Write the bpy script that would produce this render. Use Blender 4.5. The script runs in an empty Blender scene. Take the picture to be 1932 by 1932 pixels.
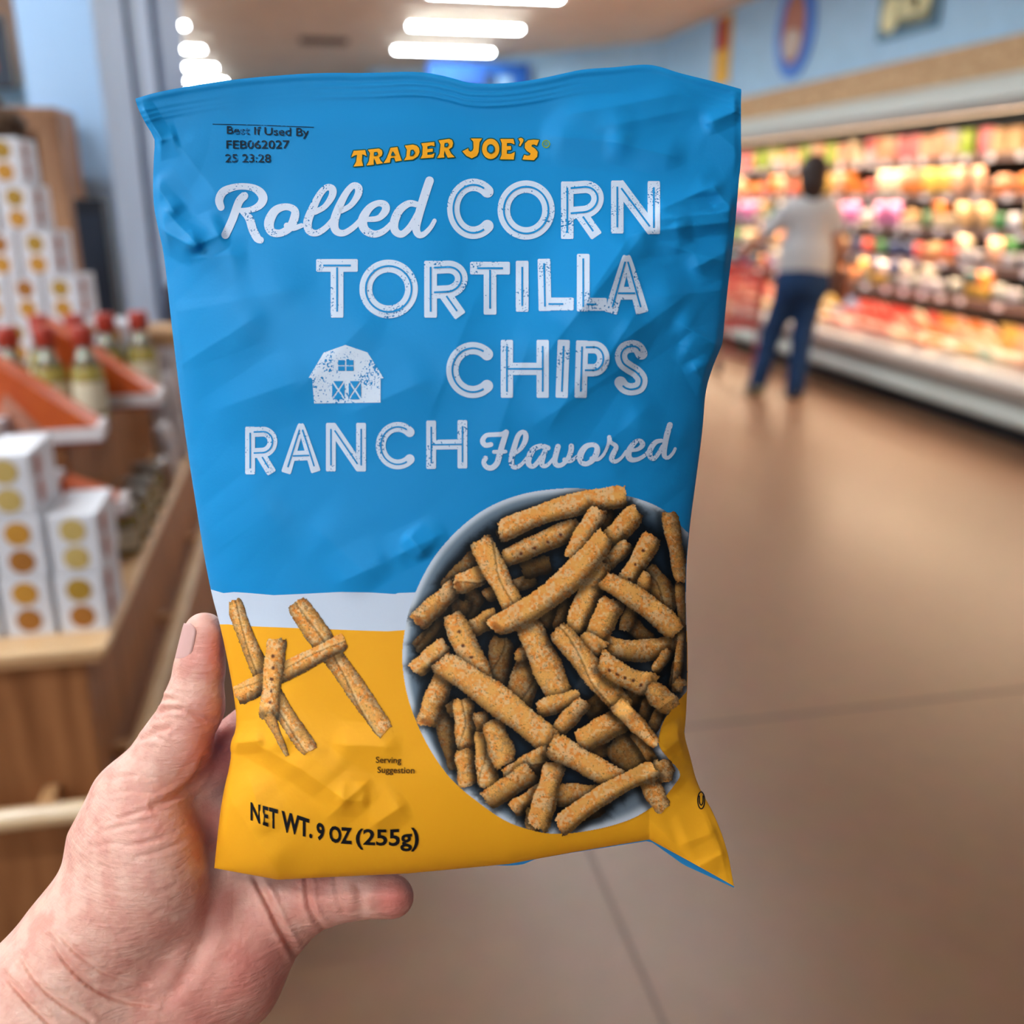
import bpy, bmesh, math, random
import numpy as np
from mathutils import Vector, Matrix
from mathutils.geometry import tessellate_polygon

random.seed(7)
RNG = np.random.default_rng(11)
SC = bpy.context.scene
COL = SC.collection

# ------------------------------------------------------------------ camera
FPX = 1800.0                                  # focal length in pixels of the 1932 px frame
PITCH = math.atan(591 / FPX)
YAW = math.atan(391 / math.hypot(FPX, 591))
CAM = np.array([0.0, 0.0, 1.5])
FW = np.array([math.sin(YAW) * math.cos(PITCH), math.cos(YAW) * math.cos(PITCH), -math.sin(PITCH)])
RT = np.array([math.cos(YAW), -math.sin(YAW), 0.0])
UP = np.cross(RT, FW)
cam = bpy.data.cameras.new('camera')
cam.sensor_fit = 'HORIZONTAL'
cam.sensor_width = 36.0
cam.lens = 36.0 * FPX / 1932.0
cam.clip_start = 0.02
cam.clip_end = 100
cam.dof.use_dof = True
cam.dof.focus_distance = 0.355
cam.dof.aperture_fstop = cam.lens / 5.6       # a 5.6 mm wide entrance pupil
co = bpy.data.objects.new('camera', cam)
COL.objects.link(co)
M = Matrix(((RT[0], UP[0], -FW[0], CAM[0]), (RT[1], UP[1], -FW[1], CAM[1]), (RT[2], UP[2], -FW[2], CAM[2]), (0, 0, 0, 1)))
co.matrix_world = M
SC.camera = co

# ------------------------------------------------------------------ world, exposure
w = bpy.data.worlds.new('world')
SC.world = w
w.use_nodes = True
w.node_tree.nodes['Background'].inputs[0].default_value = (0.80, 0.88, 1.0, 1)
w.node_tree.nodes['Background'].inputs[1].default_value = 0.30
SC.view_settings.view_transform = 'Standard'
SC.view_settings.look = 'None'
SC.view_settings.gamma = 1.0
SC.view_settings.use_curve_mapping = False
SC.view_settings.exposure = 0.5
FIXTURE_STRENGTH = 60.0
CASE_LAMP_W = 4.4
SC.cycles.max_bounces = 6
SC.cycles.diffuse_bounces = 4
SC.cycles.glossy_bounces = 3
SC.cycles.caustics_reflective = False
SC.cycles.caustics_refractive = False

# ------------------------------------------------------------------ helpers
def lin(c):
    c = np.asarray(c, float) / 255.0
    return np.where(c <= 0.04045, c / 12.92, ((c + 0.055) / 1.055) ** 2.4)

def L4(c):
    l = lin(c)
    return (float(l[0]), float(l[1]), float(l[2]), 1.0)

MATS = {}
def mat(name, c, rough=0.6, spec=0.3, metal=0.0, var=0.0, scale=6.0, bump=0.0, bscale=40.0, stretch=None, c2=None, sss=0.0, trans=0.0, coat=0.0):
    """procedural principled material: noise mixes the colour with a second tone, and may add bump"""
    if name in MATS: return MATS[name]
    m = bpy.data.materials.new(name); m.use_nodes = True
    nt = m.node_tree; b = nt.nodes['Principled BSDF']
    b.inputs['Roughness'].default_value = rough
    b.inputs['Specular IOR Level'].default_value = spec
    b.inputs['Metallic'].default_value = metal
    b.inputs['Base Color'].default_value = L4(c)
    if coat: b.inputs['Coat Weight'].default_value = coat
    if trans: b.inputs['Transmission Weight'].default_value = trans
    if sss:
        b.inputs['Subsurface Weight'].default_value = sss
        b.inputs['Subsurface Radius'].default_value = (0.012, 0.004, 0.002)
        b.inputs['Subsurface Scale'].default_value = 0.25
    tc = nt.nodes.new('ShaderNodeTexCoord'); mp = nt.nodes.new('ShaderNodeMapping')
    nt.links.new(tc.outputs['Object'], mp.inputs['Vector'])
    if stretch: mp.inputs['Scale'].default_value = stretch
    if var or c2 is not None:
        n = nt.nodes.new('ShaderNodeTexNoise'); n.inputs['Scale'].default_value = scale; n.inputs['Detail'].default_value = 4
        nt.links.new(mp.outputs['Vector'], n.inputs['Vector'])
        mx = nt.nodes.new('ShaderNodeMix'); mx.data_type = 'RGBA'
        rp = nt.nodes.new('ShaderNodeMapRange'); rp.inputs['From Min'].default_value = 0.35; rp.inputs['From Max'].default_value = 0.65
        nt.links.new(n.outputs['Fac'], rp.inputs['Value'])
        nt.links.new(rp.outputs['Result'], mx.inputs['Factor'])
        second = c2 if c2 is not None else [max(0, v * (1 - var)) for v in c]
        mx.inputs['A'].default_value = L4(c); mx.inputs['B'].default_value = L4(second)
        nt.links.new(mx.outputs['Result'], b.inputs['Base Color'])
    if bump:
        n2 = nt.nodes.new('ShaderNodeTexNoise'); n2.inputs['Scale'].default_value = bscale; n2.inputs['Detail'].default_value = 3
        nt.links.new(mp.outputs['Vector'], n2.inputs['Vector'])
        bp = nt.nodes.new('ShaderNodeBump'); bp.inputs['Strength'].default_value = bump; bp.inputs['Distance'].default_value = 0.002
        nt.links.new(n2.outputs['Fac'], bp.inputs['Height'])
        nt.links.new(bp.outputs['Normal'], b.inputs['Normal'])
    MATS[name] = m
    return m

def emit(name, c, s):
    m = bpy.data.materials.new(name); m.use_nodes = True
    nt = m.node_tree; nt.nodes.remove(nt.nodes['Principled BSDF'])
    e = nt.nodes.new('ShaderNodeEmission'); e.inputs[0].default_value = L4(c); e.inputs[1].default_value = s
    nt.links.new(e.outputs[0], nt.nodes['Material Output'].inputs[0])
    return m

def tag(o, label=None, cat=None, group=None, kind=None):
    if label: o['label'] = label
    if cat: o['category'] = cat
    if group: o['group'] = group
    if kind: o['kind'] = kind
    return o

def thing(name, label, cat, loc=(0, 0, 0), rz=0.0, group=None):
    o = bpy.data.objects.new(name, None); COL.objects.link(o)
    o.empty_display_size = 0.05
    o.location = loc; o.rotation_euler = (0, 0, rz)
    return tag(o, label, cat, group)

def link(name, me, mats=None, parent=None, smooth=False):
    o = bpy.data.objects.new(name, me); COL.objects.link(o)
    for m in (mats if isinstance(mats, (list, tuple)) else [mats] if mats else []): me.materials.append(m)
    if smooth: me.polygons.foreach_set('use_smooth', np.ones(len(me.polygons), bool))
    if parent: o.parent = parent
    return o

class MB:
    """collects shapes into one mesh"""
    def __init__(s): s.v = []; s.f = []; s.mi = []
    def add(s, v, f, mi=0):
        n = len(s.v); s.v += [tuple(map(float, q)) for q in v]; s.f += [tuple(n + i for i in g) for g in f]; s.mi += [mi] * len(f)
        return s
    def box(s, x0, x1, y0, y1, z0, z1, b=0.0, mi=0):
        if b <= 0:
            v = [(x, y, z) for z in (z0, z1) for y in (y0, y1) for x in (x0, x1)]
            return s.add(v, [(0, 2, 3, 1), (4, 5, 7, 6), (0, 1, 5, 4), (2, 6, 7, 3), (0, 4, 6, 2), (1, 3, 7, 5)], mi)
        bm = bmesh.new(); bmesh.ops.create_cube(bm, size=1)
        for q in bm.verts: q.co = Vector(((x0 + x1) / 2 + q.co.x * (x1 - x0), (y0 + y1) / 2 + q.co.y * (y1 - y0), (z0 + z1) / 2 + q.co.z * (z1 - z0)))
        bmesh.ops.bevel(bm, geom=bm.edges[:], offset=b, segments=3, profile=0.5, affect='EDGES')
        bm.verts.index_update()
        s.add([q.co for q in bm.verts], [[q.index for q in f.verts] for f in bm.faces], mi); bm.free(); return s
    def lathe(s, prof, n=24, c=(0, 0, 0), mi=0):
        v = []; f = []
        for r, z in prof:
            for k in range(n):
                a = 2 * math.pi * k / n
                v.append((c[0] + r * math.cos(a), c[1] + r * math.sin(a), c[2] + z))
        for i in range(len(prof) - 1):
            for k in range(n):
                f.append((i * n + k, i * n + (k + 1) % n, (i + 1) * n + (k + 1) % n, (i + 1) * n + k))
        f.append(tuple(reversed(range(n)))); f.append(tuple((len(prof) - 1) * n + k for k in range(n)))
        return s.add(v, f, mi)
    def tube(s, pts, r, n=8, mi=0):
        pts = [Vector(p) for p in pts]; v = []; f = []
        for i, p in enumerate(pts):
            d = (pts[min(i + 1, len(pts) - 1)] - pts[max(i - 1, 0)]).normalized()
            a = d.orthogonal().normalized() if i == 0 else (a - d * a.dot(d)).normalized()
            b = d.cross(a); rr = r[i] if isinstance(r, (list, tuple)) else r
            for k in range(n):
                t = 2 * math.pi * k / n
                v.append(p + (a * math.cos(t) + b * math.sin(t)) * rr)
        for i in range(len(pts) - 1):
            for k in range(n): f.append((i * n + k, i * n + (k + 1) % n, (i + 1) * n + (k + 1) % n, (i + 1) * n + k))
        f.append(tuple(reversed(range(n)))); f.append(tuple((len(pts) - 1) * n + k for k in range(n)))
        return s.add(v, f, mi)
    def prism(s, poly, axis, a0, a1, mi=0):
        """poly in the two other axes, extruded along axis"""
        n = len(poly); v = []
        for a in (a0, a1):
            for p in poly:
                q = list(p); q.insert(axis, a); v.append(q)
        f = [tuple(range(n)), tuple(reversed(range(n, 2 * n)))] + [(i, i + n, (i + 1) % n + n, (i + 1) % n) for i in range(n)]
        return s.add(v, f, mi)
    def mesh(s, name, fix=True):
        me = bpy.data.meshes.new(name); me.from_pydata(s.v, [], s.f)
        me.polygons.foreach_set('material_index', s.mi)
        if fix:
            bm = bmesh.new(); bm.from_mesh(me); bmesh.ops.recalc_face_normals(bm, faces=bm.faces[:]); bm.to_mesh(me); bm.free()
        me.update(); return me
    def build(s, name, mats, parent=None, smooth=False, loc=None):
        o = link(name, s.mesh(name), mats, parent, smooth)
        if loc: o.location = loc
        return o

def copy_tree(o, parent=None):
    c = o.copy(); COL.objects.link(c)
    if parent: c.parent = parent
    for ch in list(o.children): copy_tree(ch, c)
    return c

def np_mesh(name, V, Q, smooth=True):
    """fast mesh from vertex array and quad (or triangle) index array"""
    me = bpy.data.meshes.new(name)
    Q = np.asarray(Q, np.int32); V = np.asarray(V, np.float32)
    k = Q.shape[1]
    me.vertices.add(len(V)); me.vertices.foreach_set('co', V.ravel())
    me.loops.add(Q.size); me.loops.foreach_set('vertex_index', Q.ravel())
    me.polygons.add(len(Q)); me.polygons.foreach_set('loop_start', np.arange(0, Q.size, k, dtype=np.int32))
    me.polygons.foreach_set('use_smooth', np.full(len(Q), smooth))
    me.update(calc_edges=True); me.validate()
    return me

# -------------------------------------------------- implicit solids -> one continuous surface
class Field:
    def __init__(s, lo, hi, step):
        s.lo = np.array(lo, float); s.step = step
        s.n = np.ceil((np.array(hi) - s.lo) / step).astype(int) + 1
        s.vol = np.full(s.n, 1e3, np.float32)
    def _sub(s, lo, hi):
        i0 = np.clip(np.floor((np.array(lo) - s.lo) / s.step).astype(int), 0, s.n)
        i1 = np.clip(np.ceil((np.array(hi) - s.lo) / s.step).astype(int) + 1, 0, s.n)
        sl = tuple(slice(a, b) for a, b in zip(i0, i1))
        ax = [s.lo[k] + s.step * np.arange(i0[k], i1[k], dtype=np.float32) for k in range(3)]
        return sl, np.meshgrid(*ax, indexing='ij', sparse=True)
    def cone(s, a, ra, b, rb, k, sub=False, flat=(1, 1, 1)):
        a = np.array(a, float); b = np.array(b, float); fl = np.array(flat, float)
        m = max(ra, rb) / min(flat) + k + 3 * s.step
        sl, (X, Y, Z) = s._sub(np.minimum(a, b) - m, np.maximum(a, b) + m)
        if 0 in s.vol[sl].shape: return
        d = (b - a) * fl; dd = max(float(d @ d), 1e-9)
        px, py, pz = (X - a[0]) * fl[0], (Y - a[1]) * fl[1], (Z - a[2]) * fl[2]
        t = np.clip((px * d[0] + py * d[1] + pz * d[2]) / dd, 0, 1)
        r = np.sqrt((px - t * d[0]) ** 2 + (py - t * d[1]) ** 2 + (pz - t * d[2]) ** 2) - (ra + t * (rb - ra))
        v = s.vol[sl]
        if sub:
            r = -r; h = np.maximum(k - np.abs(v - r), 0) / k
            s.vol[sl] = np.maximum(v, r) + h * h * k / 4
        else:
            h = np.maximum(k - np.abs(v - r), 0) / k
            s.vol[sl] = np.minimum(v, r) - h * h * k / 4
    def surface(s):
        V = s.vol; ins = V < 0
        nx, ny, nz = V.shape
        c = [ins[i:nx - 1 + i, j:ny - 1 + j, l:nz - 1 + l] for i in (0, 1) for j in (0, 1) for l in (0, 1)]
        anyc = np.logical_or.reduce(c); allc = np.logical_and.reduce(c)
        cell = anyc & ~allc
        idx = np.full(cell.shape, -1, np.int64); I = np.argwhere(cell); idx[cell] = np.arange(len(I))
        acc = np.zeros((len(I), 3)); cnt = np.zeros(len(I))
        offs = [(i, j, l) for i in (0, 1) for j in (0, 1) for l in (0, 1)]
        vals = {o: V[I[:, 0] + o[0], I[:, 1] + o[1], I[:, 2] + o[2]].astype(float) for o in offs}
        for o in offs:
            for ax in range(3):
                if o[ax] == 0:
                    o2 = tuple(1 if q == ax else o[q] for q in range(3))
                    a, b = vals[o], vals[o2]; m = (a < 0) != (b < 0)
                    t = np.where(m, a / np.where(m, a - b, 1), 0)
                    p = np.array(o, float)[None] + 0 * acc; p[:, ax] += t
                    acc[m] += p[m]; cnt[m] += 1
        P = s.lo + s.step * (I + acc / cnt[:, None])
        quads = []
        for ax in range(3):
            u, v2 = [(1, 2), (2, 0), (0, 1)][ax]
            sl0 = [slice(1, None)] * 3; sl1 = [slice(1, None)] * 3
            sh = list(V.shape)
            A = np.take(ins, range(0, sh[ax] - 1), axis=ax); B = np.take(ins, range(1, sh[ax]), axis=ax)
            E = np.argwhere(A != B)
            ok = (E[:, u] > 0) & (E[:, v2] > 0) & (E[:, u] < sh[u] - 1) & (E[:, v2] < sh[v2] - 1)
            E = E[ok]
            inside_first = A[tuple(E.T)]
            def at(du, dv):
                q = E.copy(); q[:, u] -= du; q[:, v2] -= dv
                return idx[tuple(q.T)]
            q = np.stack([at(1, 1), at(0, 1), at(0, 0), at(1, 0)], 1)
            q[~inside_first] = q[~inside_first][:, ::-1]
            quads.append(q)
        Q = np.concatenate(quads)
        return P, Q

def relax(P, Q, it=1, lam=0.5):
    e = np.concatenate([Q[:, [0, 1]], Q[:, [1, 2]], Q[:, [2, 3]], Q[:, [3, 0]]])
    for _ in range(it):
        s = np.zeros_like(P); c = np.zeros(len(P))
        np.add.at(s, e[:, 0], P[e[:, 1]]); np.add.at(c, e[:, 0], 1)
        np.add.at(s, e[:, 1], P[e[:, 0]]); np.add.at(c, e[:, 1], 1)
        P = P + lam * (s / np.maximum(c, 1)[:, None] - P)
    return P

ORD = ['', 'first', 'second', 'third', 'fourth', 'fifth', 'sixth', 'seventh', 'eighth', 'ninth', 'tenth', 'eleventh', 'twelfth', 'thirteenth', 'fourteenth', 'fifteenth', 'sixteenth', 'seventeenth', 'eighteenth', 'nineteenth', 'twentieth']

# ------------------------------------------------------------------ materials
wood = mat('pine_wood', (220, 174, 126), 0.42, 0.4, var=0.0, c2=(196, 148, 100), scale=5, stretch=(1.2, 1.2, 14))
wood_panel = mat('pine_panel', (164, 108, 66), 0.5, 0.3, c2=(132, 82, 46), scale=4, stretch=(9, 9, 0.8))
wood_top = mat('pine_top', (238, 198, 150), 0.35, 0.5, c2=(224, 180, 130), scale=5, stretch=(1, 8, 8))
wood_dark = mat('walnut_stained_wood', (120, 82, 60), 0.55, 0.3, c2=(96, 62, 44), scale=4, stretch=(6, 6, 1))
blue_paint = mat('pale_blue_wall_paint', (160, 196, 222), 0.6, 0.25, var=0.03)
lilac_paint = mat('lilac_grey_wall_paint', (186, 206, 234), 0.6, 0.25, var=0.04)
ceiling_m = mat('beige_ceiling_tile', (220, 204, 184), 0.85, 0.1, var=0.04, scale=3)
metal_w = mat('white_enamel_steel', (205, 206, 205), 0.35, 0.5)
# ================================================================== THE SETTING
def concrete():
    m = bpy.data.materials.new('polished_concrete'); m.use_nodes = True
    nt = m.node_tree; b = nt.nodes['Principled BSDF']
    tc = nt.nodes.new('ShaderNodeTexCoord')
    n1 = nt.nodes.new('ShaderNodeTexNoise'); n1.inputs['Scale'].default_value = 0.9; n1.inputs['Detail'].default_value = 6
    n2 = nt.nodes.new('ShaderNodeTexNoise'); n2.inputs['Scale'].default_value = 14; n2.inputs['Detail'].default_value = 5
    nt.links.new(tc.outputs['Object'], n1.inputs['Vector']); nt.links.new(tc.outputs['Object'], n2.inputs['Vector'])
    mx = nt.nodes.new('ShaderNodeMix'); mx.data_type = 'RGBA'; nt.links.new(n1.outputs['Fac'], mx.inputs['Factor'])
    mx.inputs['A'].default_value = L4((118, 84, 62)); mx.inputs['B'].default_value = L4((136, 100, 76))
    mx2 = nt.nodes.new('ShaderNodeMix'); mx2.data_type = 'RGBA'; mx2.blend_type = 'MULTIPLY'; mx2.inputs['Factor'].default_value = 0.25
    nt.links.new(mx.outputs['Result'], mx2.inputs['A']); nt.links.new(n2.outputs['Color'], mx2.inputs['B'])
    nt.links.new(mx2.outputs['Result'], b.inputs['Base Color'])
    r = nt.nodes.new('ShaderNodeMapRange'); r.inputs['To Min'].default_value = 0.3; r.inputs['To Max'].default_value = 0.45
    nt.links.new(n1.outputs['Fac'], r.inputs['Value']); nt.links.new(r.outputs['Result'], b.inputs['Roughness'])
    b.inputs['Specular IOR Level'].default_value = 0.35
    return m

o = MB().box(-7, 5.6, -8, 20.2, -0.1, 0).build('floor', concrete()); tag(o, kind='structure')
o = MB().box(-7, 5.6, -8, 20.2, 3.4, 3.5).build('ceiling', ceiling_m); tag(o, kind='structure')
o = MB().box(5.45, 5.6, -8, 12.6, 0, 2.28).box(4.55, 5.6, -8, 12.6, 2.28, 3.4).build('wall_right', blue_paint); tag(o, kind='structure')
mb = MB()
for (a, b) in (((4.55, 12.6), (3.06, 14.33)), ((3.06, 14.33), (1.92, 16.03)), ((1.92, 16.03), (1.1, 16.2)), ((1.1, 16.2), (1.1, 20.0)), ((1.1, 20), (-7, 20))):
    a = Vector((*a, 0)); b = Vector((*b, 0)); d = (b - a).normalized(); n = Vector((d.y, -d.x, 0)) * 0.15
    mb.add([a, b, b + n, a + n] + [q + Vector((0, 0, 3.4)) for q in (a, b, b + n, a + n)], [(0, 1, 5, 4), (1, 2, 6, 5), (2, 3, 7, 6), (3, 0, 4, 7), (0, 3, 2, 1), (4, 5, 6, 7)])
o = mb.build('wall_back', blue_paint); tag(o, kind='structure')
o = MB().box(-7.15, -7, -8, 20.2, 0, 3.4).build('wall_far', blue_paint); tag(o, kind='structure')
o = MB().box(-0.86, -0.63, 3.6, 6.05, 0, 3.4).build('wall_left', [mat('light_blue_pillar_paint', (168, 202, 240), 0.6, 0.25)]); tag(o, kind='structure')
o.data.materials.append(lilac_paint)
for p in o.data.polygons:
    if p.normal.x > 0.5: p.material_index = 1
o = MB().box(-0.63, -0.612, 4.25, 4.42, 0, 3.4, 0.004).box(-0.63, -0.60, 5.0, 6.05, 0, 3.4, 0.004).build('trim_1', mat('slate_blue_paint', (120, 136, 166), 0.55)); tag(o, kind='structure')
osb = mat('chipboard_panel', (198, 166, 126), 0.7, 0.2, c2=(170, 136, 98), scale=26, stretch=(1, 0.5, 1.5))
o = MB().box(4.52, 4.55, -8, 12.55, 2.275, 2.5, 0.004).build('trim_2', osb); tag(o, kind='structure')
joint = mat('floor_joint_filler', (92, 72, 62), 0.6)
o = MB().box(-7, 5.4, 2.345, 2.357, 0, 0.0008).box(-7, 5.4, 8.0, 8.012, 0, 0.0008).box(0.57, 0.578, -8, 2.345, 0, 0.0008).build('trim_3', joint); tag(o, kind='structure')

# ---- ceiling lights
lamp_e = emit('fluorescent_diffuser', (240, 250, 255), FIXTURE_STRENGTH)
fr = MB().box(-0.635, -0.62, -0.067, 0.067, -0.124, -0.088).box(0.62, 0.635, -0.067, 0.067, -0.124, -0.088).box(-0.5, -0.47, -0.012, 0.012, -0.095, 0).box(0.47, 0.5, -0.012, 0.012, -0.095, 0).box(-0.62, 0.62, -0.067, 0.067, -0.096, -0.088).mesh('light_frame')
fr.materials.append(metal_w)
df = MB().box(-0.62, 0.62, -0.065, 0.065, -0.12, -0.098, 0.006).mesh('light_diffuser'); df.materials.append(lamp_e)
def ceiling_light(x, y, lab):
    t = thing('ceiling_light', lab, 'ceiling light', (x, y, 3.4), 0, 'fluorescent ceiling lights')
    link('frame', fr, parent=t); link('diffuser', df, parent=t)
seen = {0: 'nearest of the three long ceiling lights above the blue bag, cut by the picture edge', 1: 'middle of the three long white ceiling lights above the bag', 2: 'farthest of the three long white ceiling lights above the bag'}
for k in range(-3, 3):
    y = 9.75 + 1.79 * k
    ceiling_light(1.855, y, seen.get(k, 'long white ceiling light in the middle row, overhead or behind the viewer'))
seenl = {0: 'small-looking ceiling light beside the blue pillar, highest of three', 1: 'ceiling light beside the blue pillar, second of three going down', 2: 'ceiling light just above the bag beside the blue pillar, lowest of three'}
for k in range(-10, 3):
    ceiling_light(-1.76, 13.8 + 1.79 * k, seenl.get(k, 'long white ceiling light in the left row, hidden behind the pillar or overhead'))
for k in range(-6, 6):
    ceiling_light(-5.6, 5.0 + 1.9 * k, 'long white ceiling light in the far left row beyond the pillar')
t = thing('ceiling_vent', 'dark brown slotted vent in the beige ceiling above the bag', 'vent', (0.36, 13.46, 3.4))
vm = mat('dark_vent_metal', (96, 76, 64), 0.6)
MB().box(-0.3, 0.3, -0.16, 0.16, -0.03, 0, 0.004).build('frame', vm, t)
mb = MB()
for k in range(5): mb.box(-0.27, 0.27, -0.13 + k * 0.055, -0.10 + k * 0.055, -0.04, -0.03)
mb.build('slats', mat('vent_slat', (70, 54, 46), 0.6), t)

# ---- wall signs over the chiller
t = thing('wall_sign', 'tall narrow wall sign, red at the top and yellow below, left of the oval sign', 'sign', (4.55, 10.68, 3.03))
MB().box(-0.03, 0, -0.19, 0.19, -0.34, 0.34, 0.004).build('board', mat('sign_yellow', (232, 178, 56), 0.5, var=0.1, scale=8), t)
MB().box(-0.04, -0.03, -0.15, 0.15, 0.0, 0.31, 0.003).build('red_panel', mat('sign_red', (176, 52, 36), 0.5, var=0.2, scale=10), t)
t = thing('wall_sign', 'oval wall sign with a blue rim around a brown and cream picture', 'sign', (4.55, 9.03, 2.99))
def ellipse(ry, rz, n=40): return [(ry * math.cos(2 * math.pi * k / n), rz * math.sin(2 * math.pi * k / n)) for k in range(n)]
MB().prism(ellipse(0.36, 0.42), 0, -0.03, 0).build('board', mat('sign_blue', (58, 116, 204), 0.5), t)
MB().prism(ellipse(0.22, 0.3), 0, -0.04, -0.03).build('picture', mat('sign_brown', (170, 112, 84), 0.6, c2=(150, 86, 70), scale=5), t)
MB().prism([(0.16 * math.cos(a) , -0.13 + 0.13 * math.sin(a)) for a in [2 * math.pi * k / 20 for k in range(20)]], 0, -0.05, -0.04).build('cream_patch', mat('sign_cream', (205, 190, 175), 0.6, var=0.12), t)
t = thing('wall_sign', 'dark green framed wall sign with cream shapes, rightmost above the chiller', 'sign', (4.55, 7.22, 2.97))
MB().box(-0.03, 0, -0.39, 0.39, -0.29, 0.32, 0.004).build('board', mat('sign_teal', (74, 116, 140), 0.5), t)
MB().box(-0.036, -0.03, -0.34, 0.34, -0.24, 0.28, 0.003).build('panel', mat('sign_olive', (112, 112, 84), 0.6, c2=(70, 84, 74), scale=4), t)
mb = MB()
for (y, z, a, b) in ((0.2, -0.12, 0.12, 0.13), (-0.02, -0.1, 0.15, 0.08), (-0.19, -0.03, 0.12, 0.16)):
    mb.prism([(y + a * math.cos(q), z + b * math.sin(q)) for q in [2 * math.pi * k / 20 for k in range(20)]], 0, -0.046, -0.036)
mb.build('cream_shapes', mat('sign_pale_cream', (228, 222, 170), 0.6, var=0.08), t)
t = thing('hanging_sign', 'bright blue sign far off, just above the dip in the bag top', 'sign', (2.45, 14.0, 3.14))
MB().box(-0.72, 0.68, -0.03, 0.03, -0.2, 0.12, 0.02).build('board', mat('sign_bright_blue', (40, 118, 216), 0.5, c2=(34, 80, 160), scale=2), t)
MB().box(0.05, 0.2, -0.04, -0.03, -0.2, -0.02).build('dark_panel', mat('sign_dark', (46, 62, 76), 0.6), t)
MB().box(0.24, 0.42, -0.04, -0.03, -0.2, -0.05).build('pale_panel', mat('sign_pale', (150, 190, 220), 0.6), t)

# ================================================================== THE CHILLER
CY0, CY1 = 4.0, 12.4
case = thing('refrigerated_case', 'long open grey chiller full of food along the right wall', 'refrigerated case', (4.8, 8.2, 0))
def cb(mb, name, m, parent=case):
    ob = mb.build(name, m, parent); ob.data.transform(Matrix.Translation((-4.8, -8.2, 0))); return ob
lip_m = mat('case_lip_enamel', (216, 204, 192), 0.4, 0.4)
panel_m = mat('case_grey_panel', (142, 136, 128), 0.45, 0.4)
bump_m = mat('case_bumper_vinyl', (176, 178, 170), 0.4, 0.4)
dark_m = mat('case_dark_interior', (52, 42, 40), 0.6)
cb(MB().box(4.42, 5.4, CY0, CY1, 0, 0.1), 'toe_kick', mat('toe_black', (24, 24, 26), 0.7))
cb(MB().prism([(4.40, 0.13), (4.29, 0.13), (4.29, 0.33), (4.40, 0.33)], 1, CY0, CY1), 'lower_panel', panel_m)
cb(MB().prism([(4.29, 0.13), (4.25, 0.14), (4.23, 0.165), (4.23, 0.205), (4.25, 0.23), (4.29, 0.24)], 1, CY0, CY1), 'bumper', bump_m)
cb(MB().prism([(4.40, 0.33), (4.26, 0.33), (4.21, 0.36), (4.19, 0.40), (4.20, 0.44), (4.30, 0.475), (4.40, 0.475)], 1, CY0, CY1), 'front_lip', lip_m)
cb(MB().box(4.40, 5.4, CY0, CY1, 0.1, 0.47), 'deck', lip_m)
cb(MB().box(5.36, 5.42, CY0, CY1, 0.47, 2.08), 'back_panel', dark_m)
cb(MB().prism([(4.5, 2.1), (4.47, 2.13), (4.47, 2.2), (4.5, 2.272), (5.44, 2.272), (5.44, 2.1)], 1, CY0, CY1), 'canopy', mat('canopy_enamel', (186, 190, 182), 0.35, 0.5))
cb(MB().box(4.475, 4.55, CY0, CY1, 2.055, 2.1, 0.006), 'canopy_edge', mat('canopy_edge_grey', (150, 138, 130), 0.5))
for yy in (CY0 - 0.04, CY1): cb(MB().prism([(4.25, 0.02), (5.42, 0.02), (5.42, 2.25), (4.6, 2.25), (4.6, 1.0), (4.25, 0.6)], 1, yy, yy + 0.04), 'end_panel', panel_m)
SHELVES = [1.80, 1.53, 1.28, 1.04, 0.80]
SX = [4.80, 4.78, 4.76, 4.74, 4.72]
rail_m = mat('shelf_price_rail', (120, 96, 88), 0.5)
tag_m = mat('white_price_tag', (236, 230, 236), 0.25, 0.6)
tagmesh = MB().box(-0.004, 0.004, -0.035, 0.035, -0.022, 0.022).mesh('price_tag'); tagmesh.materials.append(tag_m)
for z, sx in zip(SHELVES, SX):
    sh = cb(MB().box(sx, 5.36, CY0, CY1, z - 0.02, z), 'shelf', dark_m)
    cb(MB().box(sx - 0.012, sx, CY0, CY1, z - 0.04, z + 0.008), 'price_rail', rail_m, sh)
    y = 5.0
    while y < 12.0:
        tg = link('price_tag', tagmesh, parent=sh); tg.location = (sx - 0.018 - 4.8, y - 8.2, z - 0.02)
        y += random.uniform(0.2, 0.42)
tube_e = emit('chiller_tube', (255, 214, 170), 5.0)
cb(MB().box(4.58, 4.62, CY0 + .1, CY1 - .1, 2.06, 2.1), 'lamp_tube', tube_e)
def case_lamp(x, z, watts, tilt):
    la = bpy.data.lights.new('canopy_lamp', 'AREA'); la.shape = 'RECTANGLE'; la.size = 0.05; la.size_y = 8.0
    la.energy = watts * 8; la.color = (1.0, 0.74, 0.48)
    lo = bpy.data.objects.new('canopy_lamp', la); COL.objects.link(lo)
    lo.location = (x - 4.8, 0, z); lo.parent = case; lo.rotation_euler = (0, math.radians(tilt), 0)
case_lamp(4.56, 2.05, CASE_LAMP_W * 1.0, -12)
for z, sx, sh in zip(SHELVES, SX, [c for c in case.children if c.name.startswith('shelf')]):
    cb(MB().box(sx + 0.004, sx + 0.02, CY0 + .1, CY1 - .1, z - 0.036, z - 0.022), 'lamp_tube', tube_e, sh)
    case_lamp(sx + 0.012, z - 0.04, CASE_LAMP_W, 8)

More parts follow.
